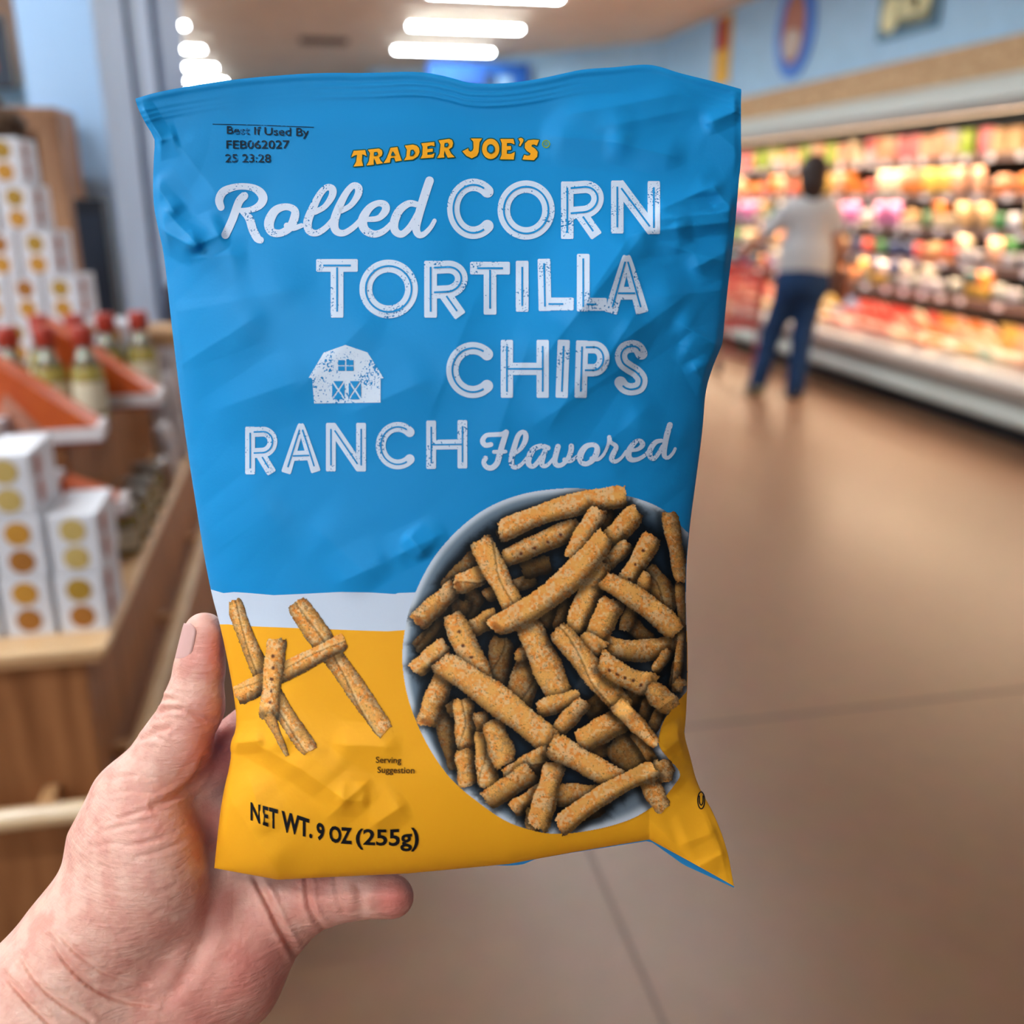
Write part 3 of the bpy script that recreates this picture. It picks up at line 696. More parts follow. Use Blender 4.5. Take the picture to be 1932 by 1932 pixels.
t = thing('wooden_stand', 'dark brown wooden stand against the pillar side, right of the packets', 'stand', (-.52, 4.6, 0))
MB().box(-.09, .10, -.15, .15, 0, 1.1, .004).build('body', wood_dark, t)
MB().box(-.095, .11, -.16, .16, 1.1, 1.14, .005).build('top', wood_dark, t)
t = thing('hanging_speaker', 'dark grey object with red mark high at the left picture edge', 'sign', (-.775, 3.0, 1.84))
MB().box(-.06, .03, -.02, .02, -.06, .12, .01).build('board', mat('dark_slate', (62, 70, 84), .5), t)
MB().box(-.03, .0, -.022, -.02, -.02, .03, .0).build('red_mark', mat('dull_red', (160, 70, 70), .5), t)
MB().tube([(0, 0, .12), (0, 0, 1.56)], .003, 6).build('wire', blackr, t)
# ================================================================== THE CHIP BAG
# The bag is laid out in its own flat plan (1 unit = 1/1800 of 0.357 m = 0.198 mm, 230 x 300 mm overall) held upright in front
# of the viewer; bulge() is how far the film stands out of that plan.
Z0 = 0.357
U = Z0 / FPX
def place(x, y, d):
    """plan coordinates (units) + stand-out d (units, towards the viewer) -> world"""
    x = np.asarray(x, float); y = np.asarray(y, float); dep = Z0 - np.asarray(d, float) * U
    r = FW[None] + RT[None] * ((x.ravel() - 966) / FPX)[:, None] - UP[None] * ((y.ravel() - 966) / FPX)[:, None]
    return CAM[None] + r * np.broadcast_to(dep, x.shape).ravel()[:, None]

EL = np.array([(178, 254), (200, 258), (235, 275), (262, 294), (290, 290), (380, 288), (430, 298), (480, 310), (600, 322), (800, 346), (1000, 377), (1110, 396), (1185, 417), (1300, 440), (1370, 448), (1405, 433), (1430, 437), (1500, 420), (1560, 412), (1640, 404)], float)
ER = np.array([(160, 1397), (170, 1399), (185, 1398), (270, 1398), (300, 1399), (340, 1394), (440, 1386), (550, 1372), (640, 1364), (652, 1362), (690, 1345), (740, 1330), (800, 1327), (900, 1314), (1000, 1300), (1100, 1293), (1250, 1298), (1300, 1297), (1370, 1293), (1385, 1290), (1430, 1303), (1480, 1315), (1530, 1345), (1600, 1372), (1674, 1385)], float)
TOP = np.array([(254, 186), (300, 172), (420, 152), (500, 144), (600, 137), (700, 138), (790, 134), (850, 146), (885, 158), (950, 158), (1010, 150), (1060, 139), (1100, 130), (1160, 127), (1210, 121), (1240, 124), (1280, 138), (1340, 152), (1397, 168)], float)
BOT = np.array([(404, 1638), (470, 1650), (525, 1660), (620, 1655), (770, 1648), (960, 1630), (1080, 1608), (1225, 1584), (1300, 1625), (1345, 1650), (1384, 1672)], float)
BL1 = np.array([(396, 1112), (420, 1119), (440, 1117), (470, 1119), (515, 1123), (560, 1121), (640, 1117), (700, 1118), (745, 1121), (750, 1119), (800, 1117), (1300, 1117)], float)
BL2 = np.array([(413, 1178), (440, 1181), (520, 1184), (600, 1187), (680, 1190), (720, 1191), (762, 1188), (1300, 1190)], float)
ip = lambda T, x: np.interp(x, T[:, 0], T[:, 1])
def chaikin_tab(T, it=2):
    for _ in range(it):
        a = T[:-1] * .75 + T[1:] * .25; b = T[:-1] * .25 + T[1:] * .75
        T = np.concatenate([T[:1], np.stack([a, b], 1).reshape(-1, 2), T[-1:]])
    return T
ELs = chaikin_tab(EL); ERs = chaikin_tab(ER); TOPs = chaikin_tab(TOP)

def sst(a, b, x):
    t = np.clip((x - a) / (b - a), 0, 1); return t * t * (3 - 2 * t)

# folds: x0,y0,x1,y1, height, width above the crest, width below it
FOLDS = [
 (1335, 232, 1402, 205, 7, 26, 20), (1335, 232, 1410, 300, 5, 30, 60),
 (1042, 258, 1180, 268, 6, 60, 46), (1160, 268, 1275, 296, 7, 40, 34), (1080, 215, 1280, 178, 5, 40, 40), (1140, 240, 1310, 205, 4, 40, 30),
 (1240, 398, 1345, 352, 9, 40, 26), (1235, 416, 1380, 398, 8, 22, 34), (1198, 440, 1290, 428, 9, 30, 40), (1280, 428, 1395, 418, 8, 26, 30), (1260, 462, 1385, 500, 7, 36, 30),
 (1345, 352, 1385, 400, 6, 24, 20), (1310, 505, 1380, 470, 7, 30, 34), (1240, 560, 1385, 545, 6, 50, 50),
 (1190, 445, 1090, 590, 7, 70, 60), (1200, 590, 1130, 700, 7, 60, 46), (1285, 612, 1368, 660, 9, 40, 26), (1290, 655, 1345, 690, 6, 30, 26), (1310, 690, 1340, 745, 8, 40, 20), (1180, 640, 1290, 560, 6, 60, 50),
 (1215, 440, 1020, 680, 11, 90, 120), (1180, 690, 1010, 800, 5, 70, 90),
 (288, 425, 365, 466, 11, 26, 30), (365, 466, 420, 440, 8, 34, 24), (310, 395, 372, 462, 7, 24, 40), (345, 490, 450, 480, 5, 30, 60), (290, 345, 330, 400, 6, 30, 30),
 (294, 268, 330, 258, 5, 20, 30), (262, 200, 300, 262, 6, 18, 14), (330, 265, 420, 380, 5, 70, 50),
 (330, 590, 560, 545, 5, 80, 90), (340, 690, 480, 600, 6, 70, 60), (560, 720, 420, 770, 4, 60, 60), (700, 600, 560, 740, 4, 80, 80), (660, 780, 800, 720, 4, 60, 80),
 (1000, 640, 930, 850, 4, 80, 80), (900, 560, 820, 760, 4, 90, 70), (1110, 690, 1040, 800, 5, 60, 60), (1220, 770, 1120, 860, 5, 60, 70), (1190, 800, 1300, 830, 4, 40, 50),
 (770, 1010, 800, 1045, 5, 26, 20), (745, 1050, 830, 1010, 4, 30, 26), (600, 1000, 700, 1090, 3, 60, 60), (520, 960, 420, 1030, 3, 60, 60), (640, 1100, 730, 1060, 3, 40, 30),
 (1190, 1330, 1250, 1420, 16, 46, 40), (1110, 1290, 1200, 1340, 9, 40, 34), (1250, 1420, 1298, 1384, 11, 26, 36), (1225, 1270, 1298, 1240, 8, 30, 40), (1240, 1340, 1296, 1300, 8, 30, 30), (1240, 1440, 1276, 1480, 7, 26, 34), (1260, 1130, 1298, 1180, 6, 40, 40),
 (436, 1402, 490, 1396, 7, 26, 20), (478, 1400, 560, 1448, 5, 34, 26), (560, 1446, 648, 1508, 6, 44, 24), (640, 1508, 690, 1512, 4, 24, 26), (470, 1470, 500, 1560, 5, 30, 30), (690, 1478, 620, 1540, 5, 30, 30),
 (500, 1340, 540, 1400, 4, 40, 40), (640, 1404, 740, 1410, 4, 30, 40), (430, 1500, 520, 1640, 7, 60, 50), (760, 1520, 700, 1560, 5, 40, 26), (520, 1370, 640, 1470, 4, 60, 50),
 (1290, 1592, 1350, 1570, 5, 50, 30), (1310, 1640, 1376, 1604, 4, 24, 24), (1240, 1560, 1340, 1660, 4, 50, 40),
]
def bulge(x, y):
    x = np.asarray(x, float); y = np.asarray(y, float)
    xl = ip(ELs, y); xr = ip(ERs, y)
    u = np.clip((x - xl) / (xr - xl), 0, 1)
    yt = ip(TOPs, x); yb = ip(BOT, x)
    t = y - yt; s = yb - y
    prof = (4 * u * (1 - u))
    side = np.sqrt(np.clip(1 - (1 - np.clip(np.minimum(u, 1 - u) * (xr - xl) / 170, 0, 1)) ** 2, 0, 1))
    vert = sst(50, 560, t) * 0.95 + 0.05 * sst(46, 110, t)
    low = 0.30 + 0.70 * np.sqrt(np.clip(1 - (1 - np.clip(s / 210, 0, 1)) ** 2, 0, 1))
    d = (62 * side + 66 * prof) * vert * low
    # the corner flap low on the right lies flat
    flap = sst(1200, 1330, x) * sst(1440, 1560, y)
    d = d * (1 - .75 * flap) + 14 * flap
    # sealed fin at the top: shallow ribs, and the step where the fill starts
    amp = 0.55 + 0.45 * np.sin(x / 118 + 0.6)
    for off, a in ((25, 3.2), (36, 3.4), (45, 4.2)):
        d = d + a * amp * np.exp(-((t - off - 4 * np.sin(x / 210.)) / 3.2) ** 2)
    d = d + 3.0 * np.exp(-((t - 6) / 6.0) ** 2) + 9 * np.sin(x / 150.0 + .5) * np.exp(-(t / 70) ** 2)
    env = sst(0, 14, np.minimum(x - xl, xr - x)) * 0.8 + 0.2
    for (x0, y0, x1, y1, h, wu, wd) in FOLDS:
        dx, dy = x1 - x0, y1 - y0; L = math.hypot(dx, dy); dx /= L; dy /= L
        nx, ny = -dy, dx
        if ny < 0: nx, ny = -nx, -ny
        a = ((x - x0) * dx + (y - y0) * dy) / L
        n = (x - x0) * nx + (y - y0) * ny
        along = sst(-.22, .18, a) * sst(1.22, .82, a)
        g = np.where(n < 0, np.clip(1 + n / (wu * 1.5), 0, 1), np.clip(1 - n / (wd * 1.25), 0, 1))
        g = 0.7 * g + 0.3 * g * g
        d = d + env * 2.2 * h * along * g
    # fine crumple, stronger towards the sides
    m = 0.25 + 1.0 * sst(.26, .03, np.minimum(u, 1 - u))
    d = d + env * m * (1.5 * np.sin(x / 37 + 1.7 * np.sin(y / 53)) * np.sin(y / 41 + 1.3 * np.sin(x / 67)) + 0.7 * np.abs(np.sin(x / 23 + y / 31 + 2 * np.sin(y / 77))) )
    return d

def film(name, c, c2=None):
    m = mat(name, c, 0.5, 0.12, bump=0.03, bscale=900)
    return m
blue_f = film('blue_matt_film', (24, 140, 204)); white_f = film('white_matt_film', (206, 216, 232)); yellow_f = film('yellow_matt_film', (250, 174, 36))
back_f = mat('blue_back_film', (22, 130, 190), 0.4, 0.4)

bag = thing('chip_bag', 'blue and yellow printed bag of rolled tortilla chips held in the hand', 'chip bag', tuple(place(np.array([880.]), np.array([1640.]), np.array([0.]))[0]))
BINV = bag.location.copy()
def to_bag(P): return P - np.array(BINV)[None]

NU = 460
ROWN = (360, 30, 190)
def front_grid(us, rown, yb_add=0.0):
    u = us; yT = ip(TOPs, 254 + u * (1397 - 254)); yB = ip(BOT, 404 + u * (1384 - 404)) + yb_add
    x1 = 396 + u * (1295 - 396)
    y1 = ip(BL1, x1); y2 = ip(BL2, x1)
    v = []
    for a, b, n in ((yT, y1, rown[0]), (y1, y2, rown[1]), (y2, yB, rown[2])):
        for k in range(n): v.append(a + (b - a) * k / n)
    v.append(yB); Y = np.array(v)
    XL = ip(ELs, Y[:, :1]); XR = ip(ERs, Y[:, -1:])
    X = XL + (XR - XL) * u[None]
    # top and bottom edge follow their own outline
    f = sst(0.0, 1.0, np.clip((Y[:, :1] - 186) / 60, 0, 1))
    X = X * f + (254 + u[None] * 1143) * (1 - f) if False else X
    return X, Y
t_ = np.linspace(0, 1, NU + 1)
us = 0.5 - 0.5 * np.cos(np.pi * t_) * (0.35) - 0.5 * (1 - 2 * t_) * 0.65
us[0] = 0; us[-1] = 1
X, Y = front_grid(us, ROWN)
D = bulge(X, Y)
P = to_bag(place(X, Y, D))
nr, nc = X.shape
ii = np.arange(nr * nc).reshape(nr, nc)
Q = np.stack([ii[:-1, :-1], ii[1:, :-1], ii[1:, 1:], ii[:-1, 1:]], -1).reshape(-1, 4)
me = np_mesh('front_panel', P, Q)
front = link('front_panel', me, [blue_f, white_f, yellow_f], bag)
mi = np.repeat(np.concatenate([np.full(ROWN[0], 0), np.full(ROWN[1], 1), np.full(ROWN[2], 2)]), nc - 1).astype(np.int32)
me.polygons.foreach_set('material_index', mi)
front['label'] = 'printed front of the bag, blue above a white band and yellow below'
# back film, bulging away; its lower edge shows below the front on the right
ub = np.linspace(0, 1, 90)
yadd = np.interp(404 + ub * 980, [404, 930, 985, 1010, 1225, 1290, 1384], [0, 0, 6, 0, 2, 13, 3])
Xb, Yb = front_grid(ub, (60, 6, 50), yadd)
xl = ip(ELs, Yb); xr = ip(ERs, Yb); ubb = np.clip((Xb - xl) / (xr - xl), 0, 1); tt = Yb - ip(TOPs, Xb)
Db = np.minimum(bulge(Xb, Yb) - 2.5, 0) - (70 * (4 * ubb * (1 - ubb)) ** .8 * sst(30, 500, tt) * (1 - .75 * sst(1150, 1640, Yb)) ) - 1.5
P = to_bag(place(Xb, Yb, Db)); nr, nc = Xb.shape; ii = np.arange(nr * nc).reshape(nr, nc)
Q = np.stack([ii[:-1, :-1], ii[:-1, 1:], ii[1:, 1:], ii[1:, :-1]], -1).reshape(-1, 4)
link('back_panel', np_mesh('back_panel', P, Q), back_f, bag)

# ------------------------------------------------------------------ print on the film
EPS = [1.0]
def drape(x, y, eps): return to_bag(place(np.asarray(x), np.asarray(y), bulge(x, y) + eps))

def catmull(pts, step=3.0, closed=False):
    p = np.array(pts, float); n = len(p); out = []
    rng_ = range(n) if closed else range(n - 1)
    for i in rng_:
        if closed: a, b, c, d = p[(i - 1) % n], p[i], p[(i + 1) % n], p[(i + 2) % n]
        else: a, b, c, d = p[max(i - 1, 0)], p[i], p[i + 1], p[min(i + 2, n - 1)]
        k = max(2, int(np.linalg.norm(c[:2] - b[:2]) / step))
        for t in np.arange(k) / k:
            out.append(.5 * ((2 * b) + (c - a) * t + (2 * a - 5 * b + 4 * c - d) * t * t + (3 * b - a - 3 * c + d) * t ** 3))
    if not closed: out.append(p[-1])
    else: out.append(out[0])
    return np.array(out)
def straight(pts, step=3.0, closed=False):
    p = np.array(pts, float)
    if closed: p = np.concatenate([p, p[:1]])
    out = []
    for b, c in zip(p[:-1], p[1:]):
        k = max(1, int(np.linalg.norm((c - b)[:2]) / step))
        for t in np.arange(k) / k: out.append(b + (c - b) * t)
    out.append(p[-1]); return np.array(out)

class Print:
    def __init__(s): s.V = []; s.Q = []; s.n = 0; s.e = 0
    def ribbon(s, path, w, eps, cap='round', closed=False):
        """path Nx2 (or Nx3 with width) in plan units"""
        path = np.asarray(path, float)
        W = path[:, 2] if path.shape[1] == 3 else np.full(len(path), float(w))
        p = path[:, :2]
        d = np.gradient(p, axis=0)
        if closed: d[0] = d[-1] = p[1] - p[-2]
        d /= np.maximum(np.linalg.norm(d, axis=1, keepdims=True), 1e-6)
        if cap == 'round' and not closed:
            a = np.linspace(np.pi / 2, 0.15, 5)
            r0, r1 = W[0] / 2, W[-1] / 2
            pre = [(p[0] - d[0] * r0 * math.sin(q), d[0], W[0] * math.cos(q)) for q in a]
            post = [(p[-1] + d[-1] * r1 * math.sin(q), d[-1], W[-1] * math.cos(q)) for q in a[::-1]]
            p = np.concatenate([[q[0] for q in pre], p, [q[0] for q in post]]); d = np.concatenate([[q[1] for q in pre], d, [q[1] for q in post]])
            W = np.concatenate([[q[2] for q in pre], W, [q[2] for q in post]])
        if cap == 'soft' and not closed:
            r = 2.2
            p = np.concatenate([[p[0] - d[0] * r], p, [p[-1] + d[-1] * r]]); d = np.concatenate([d[:1], d, d[-1:]]); W = np.concatenate([[W[0] - 3], W, [W[-1] - 3]])
        nrm = np.stack([-d[:, 1], d[:, 0]], 1)
        rows = max(2, int(np.max(W) / 4) + 1)
        f = np.linspace(-.5, .5, rows)
        G = p[:, None] + nrm[:, None] * (W[:, None, None] * f[None, :, None])
        s.e += 0.012
        V = drape(G[..., 0].ravel(), G[..., 1].ravel(), eps + s.e)
        n, m = len(p), rows
        ii = np.arange(n * m).reshape(n, m) + s.n
        s.Q.append(np.stack([ii[:-1, :-1], ii[:-1, 1:], ii[1:, 1:], ii[1:, :-1]], -1).reshape(-1, 4)); s.V.append(V); s.n += n * m
    def poly(s, pts, eps, sub=0):
        tri = tessellate_polygon([[Vector((a, b, 0)) for a, b in pts]])
        P2 = [tuple(map(float, q)) for q in pts]; T = [tuple(t) for t in tri]
        for _ in range(sub):
            cache = {}; nt_ = []
            def midp(a, b):
                k = (min(a, b), max(a, b))
                if k not in cache: cache[k] = len(P2); P2.append(((P2[a][0] + P2[b][0]) / 2, (P2[a][1] + P2[b][1]) / 2))
                return cache[k]
            for a, b, c in T:
                ab, bc, ca = midp(a, b), midp(b, c), midp(c, a)
                nt_ += [(a, ab, ca), (ab, b, bc), (ca, bc, c), (ab, bc, ca)]
            T = nt_
        A = np.array(P2); s.tri = getattr(s, 'tri', [])
        s.e += 0.012
        V = drape(A[:, 0], A[:, 1], eps + s.e)
        s.V.append(V); s.tri.append(np.array(T) + s.n); s.n += len(A)
    def build(s, name, m, parent=bag, label=None):
        V = np.concatenate(s.V); me = bpy.data.meshes.new(name)
        F = ([tuple(q) for g in s.Q for q in g.tolist()]) + [tuple(q) for g in getattr(s, 'tri', []) for q in g.tolist()]
        me.from_pydata(V.tolist(), [], F)
        # make every face look at the viewer side
        n_out = -FW
        bm = bmesh.new(); bm.from_mesh(me)
        fl = [f for f in bm.faces if f.normal.dot(Vector(n_out)) < 0]
        bmesh.ops.reverse_faces(bm, faces=fl); bm.to_mesh(me); bm.free()
        o = link(name, me, m, parent, True)
        if label: o['label'] = label
        return o

def worn(name, c, under, amount):
    """white print with small worn flecks that let the film colour through"""
    m = mat(name, c, 0.5, 0.12); nt = m.node_tree; b = nt.nodes['Principled BSDF']
    tc = nt.nodes.new('ShaderNodeTexCoord')
    n1 = nt.nodes.new('ShaderNodeTexNoise'); n1.inputs['Scale'].default_value = 1500; n1.inputs['Detail'].default_value = 1.5
    n2 = nt.nodes.new('ShaderNodeTexNoise'); n2.inputs['Scale'].default_value = 120; n2.inputs['Detail'].default_value = 2
    for n in (n1, n2): nt.links.new(tc.outputs['Object'], n.inputs['Vector'])
    a = nt.nodes.new('ShaderNodeMath'); a.operation = 'MULTIPLY_ADD'; a.inputs[1].default_value = 0.75
    nt.links.new(n2.outputs['Fac'], a.inputs[0]); nt.links.new(n1.outputs['Fac'], a.inputs[2])
    r = nt.nodes.new('ShaderNodeMapRange'); r.inputs['From Min'].default_value = amount; r.inputs['From Max'].default_value = amount + 0.03
    nt.links.new(a.outputs[0], r.inputs['Value'])
    mx = nt.nodes.new('ShaderNodeMix'); mx.data_type = 'RGBA'; mx.inputs['A'].default_value = L4(c); mx.inputs['B'].default_value = L4(under)
    nt.links.new(r.outputs['Result'], mx.inputs['Factor']); nt.links.new(mx.outputs['Result'], b.inputs['Base Color'])
    return m
BLUE = (24, 140, 204)
white_p = worn('worn_white_print', (208, 220, 238), (24, 120, 180), 1.055)
white_s = worn('script_white_print', (210, 220, 238), (24, 110, 170), 1.06)
inl = film('blue_inline_print', (24, 140, 204))

def xf(pts, o, s): return [(o[0] + p[0] / s,) + ((o[1] + p[1] / s),) + ((p[2] / s,) if len(p) > 2 else ()) for p in pts]

# ---- inline capitals: strokes in a unit box (x right, y down), centre lines
def ellp(cx, cy, rx, ry, a0, a1, n=44): return [(cx + rx * math.cos(math.radians(a0 + (a1 - a0) * k / n)), cy + ry * math.sin(math.radians(a0 + (a1 - a0) * k / n))) for k in range(n + 1)]
def bowl_(yb): return [(0, 0), (.55, 0)] + ellp(.55, yb / 2, .45, yb / 2, -90, 90, 24) + [(.55, yb), (0, yb)]
GLY = {
 'C': [('c', ellp(.56, .5, .56, .5, -46, -314))], 'O': [('o', ellp(.5, .5, .5, .5, 0, 360, 60))],
 'R': [('l', [(0, 0), (0, 1)]), ('c', bowl_(.56)), ('l', [(.42, .56), (.95, 1)])],
 'N': [('l', [(0, 0), (0, 1)]), ('l', [(.03, .05), (.97, .95)]), ('l', [(1, 0), (1, 1)])],
 'T': [('l', [(0, 0), (1, 0)]), ('l', [(.5, .05), (.5, 1)])], 'I': [('l', [(.5, 0), (.5, 1)])],
 'L': [('l', [(0, 0), (0, 1)]), ('l', [(0, 1), (1, 1)])],
 'A': [('l', [(.5, .0), (.0, 1)]), ('l', [(.5, .0), (1., 1)]), ('l', [(.22, .66), (.78, .66)])],
 'H': [('l', [(0, 0), (0, 1)]), ('l', [(1, 0), (1, 1)]), ('l', [(0, .5), (1, .5)])],
 'P': [('l', [(0, 0), (0, 1)]), ('c', bowl_(.52))],
 'S': [('c', [(.95, .17), (.8, .04), (.55, 0), (.22, .05), (.06, .2), (.14, .38), (.42, .5), (.72, .6), (.95, .76), (.86, .94), (.5, 1), (.2, .95), (.03, .84)])],
}
def capital(ch, box, w, pr, pi, slant=0.0, dyr=0.0, wi=3.4):
    """box is the outer bounding box (plan units), w the stroke width, dyr the extra height change at the right"""
    x0, y0, x1, y1 = box; h = w / 2
    ex = h if ch not in 'A' else h * .9
    X0, X1, Y0, Y1 = x0 + ex, x1 - ex, y0 + h, y1 - h
    if ch in 'NHLTIRPA': Y0, Y1 = y0 + 1, y1 - 1
    if ch in 'TL': pass
    def m(p, inset=True):
        u, v = p
        yy = Y0 + (Y1 - Y0) * v
        xx = X0 + (X1 - X0) * u + slant * (1 - v)
        return (xx, yy + dyr * u)
    for kind, pts in GLY[ch]:
        q = [m(p) for p in pts]
        if ch in 'TLHNRPA':      # bars are centred on their own stroke, so pull horizontal ones inside the box
            if kind == 'l' and abs(pts[0][1] - pts[1][1]) < 1e-6:
                v = pts[0][1]
                dy = h - 1 if v == 0 else -(h - 1) if v == 1 else 0
                q = [(a, b + dy) for a, b in q]
                if ch == 'T': q = [(q[0][0] - h + 1, q[0][1]), (q[1][0] + h - 1, q[1][1])]
                if ch == 'L': q = [(q[0][0], q[0][1]), (q[1][0] + h - 1, q[1][1])]
            if kind == 'c':      # bowls of R and P
                q = []
                yb = max(p[1] for p in pts)
                for (u, v) in pts:
                    a, b = m((u, v)); b += (h - 1) * (1 - v / yb * 1.0) ; q.append((a, b))
        path = straight(q, 3.0) if kind == 'l' else (catmull(q, 3.0) if ch == 'S' else straight(q, 3.0))
        if ch == 'A' and abs(pts[0][1] - pts[1][1]) > 1e-6: path = np.concatenate([path, (w * (.62 + .38 * np.linspace(0, 1, len(path)) ** .6))[:, None]], 1)
        pr.ribbon(path, w, 1.0, cap='soft' if kind == 'l' else 'round' if ch in 'CS' else 'soft', closed=(kind == 'o'))
    for kind, pts in GLY[ch]:
        q = np.array([m(p) for p in pts])
        if kind == 'l' and abs(pts[0][1] - pts[1][1]) < 1e-6:
            v = pts[0][1]; q[:, 1] += (h - 1 if v == 0 else -(h - 1) if v == 1 else 0)
        if kind == 'c' and ch in 'RP':
            yb = max(p[1] for p in pts)
            for k, (u, v) in enumerate(pts): q[k, 1] += (h - 1) * (1 - v / yb)
        path = straight(q.tolist(), 3.0) if kind != 'c' or ch != 'S' else catmull(q.tolist(), 3.0)
        cut = int(7 / 3) if kind != 'o' else 0
        if ch in 'RNHAPIT' and kind == 'l':
            if abs(pts[0][1] - pts[1][1]) > 1e-6: cut = 3
            else: cut = 0
        if cut and len(path) > 2 * cut + 3: path = path[cut:-cut]
        pi.ribbon(path, wi, 1.9, cap='butt', closed=(kind == 'o'))

def word(name, letters, o, s, w, label=None, wi=3.4):
    pr, pi = Print(), Print()
    for ch, bx, sl, dy in letters:
        capital(ch, (o[0] + bx[0] / s, o[1] + bx[1] / s, o[0] + bx[2] / s, o[1] + bx[3] / s), w, pr, pi, sl, dy, wi)
    a = pr.build(name, white_p, bag, label)
    pi.build('letter_inline', inl, a)
word('corn_lettering', [('C', (95, 68, 462, 527), 0, 0), ('O', (478, 82, 912, 532), 0, 0), ('R', (960, 95, 1285, 522), 0, -5), ('N', (1340, 88, 1712, 480), 0, 1)], (820, 320), 4.025, 23.5, 'white inline capitals CORN')
word('tortilla_lettering', [('T', (52, 55, 275, 375), 0, 0), ('O', (287, 58, 610, 382), 0, 0), ('R', (645, 68, 885, 375), 0, -3), ('T', (902, 70, 1115, 358), 0, 0), ('I', (1150, 68, 1222, 342), 0, 0), ('L', (1277, 57, 1467, 338), -2, 0), ('L', (1488, 30, 1650, 340), 0, 0), ('A', (1645, 40, 1880, 350), 0, 0)], (580, 470), 2.927, 24, 'white inline capitals TORTILLA')
word('chips_lettering', [('C', (778, 70, 1032, 362), 0, 0), ('H', (1062, 62, 1312, 357), 0, 0), ('I', (1350, 62, 1408, 357), 4, 0), ('P', (1446, 65, 1622, 357), 3, 0), ('S', (1650, 60, 1832, 348), 0, 0)], (560, 620), 2.76, 23, 'white inline capitals CHIPS')
word('ranch_lettering', [('R', (95, 110, 350, 478), 0, -2), ('A', (385, 92, 688, 468), 0, -2), ('N', (735, 80, 1052, 455), 0, 0), ('C', (1130, 68, 1450, 443), 0, 0), ('H', (1530, 62, 1855, 435), 0, -1)], (440, 780), 4.2, 18.5, 'white inline capitals RANCH', 2.8)

# ---- script words
def script(name, strokes, o, s, label):
    pr = Print()
    for pts, w0 in strokes:
        q = [(p[0], p[1], p[2] if len(p) > 2 else w0) for p in pts]
        closed = q[0][:2] == q[-1][:2] and len(q) > 4
        q = xf(q, o, s)
        pr.ribbon(catmull(q[:-1], 2.5, True) if closed else catmull(q, 2.5), 0, 1.0, closed=closed)
    return pr.build(name, white_s, bag, label)
script('rolled_lettering', [
 ([(285, 200), (245, 245), (195, 380), (142, 495)], 62), ([(108, 285, 55), (95, 230, 62), (130, 165, 62), (230, 130, 50), (340, 135, 52), (405, 172, 66), (428, 222, 68), (400, 272, 58), (335, 304, 44), (255, 310, 36)], 60),
 ([(270, 318, 40), (322, 370, 62), (350, 455, 64), (385, 522, 62), (408, 535, 52)], 60),
 ([(600, 282, 52), (520, 312, 66), (474, 400, 76), (492, 470, 64), (560, 482, 56), (630, 440, 62), (668, 360, 66), (664, 305, 56), (600, 282, 52)], 60), ([(608, 425, 46), (655, 445, 42), (720, 425, 36)], 40),
 ([(822, 322, 44), (895, 282, 42), (950, 205, 54), (955, 150, 58), (912, 135, 48), (858, 190, 52), (800, 305, 62), (766, 400, 66), (780, 465, 58), (835, 482, 48), (905, 440, 44), (970, 365, 38)], 55),
 ([(1020, 312, 44), (1093, 272, 42), (1148, 192, 54), (1152, 138, 58), (1112, 122, 48), (1058, 180, 52), (1000, 295, 62), (968, 400, 66), (984, 466, 58), (1040, 482, 48), (1112, 440, 44), (1175, 375, 38)], 55),
 ([(1222, 378, 38), (1305, 368, 46), (1358, 312, 60), (1352, 268, 58), (1300, 256, 48), (1232, 296, 58), (1184, 385, 72), (1204, 458, 64), (1275, 490, 54), (1350, 462, 46), (1415, 395, 36)], 58),
 ([(1600, 266, 44), (1535, 258, 52), (1462, 312, 62), (1424, 400, 66), (1432, 466, 60), (1482, 490, 52), (1545, 435, 50), (1605, 330, 46)], 55),
 ([(1692, 85, 66), (1652, 205, 66), (1612, 340, 64), (1590, 445, 60), (1612, 495, 52), (1652, 488, 42), (1700, 440, 36), (1730, 388, 32)], 60)], (390, 320), 4.025, 'white script word Rolled')
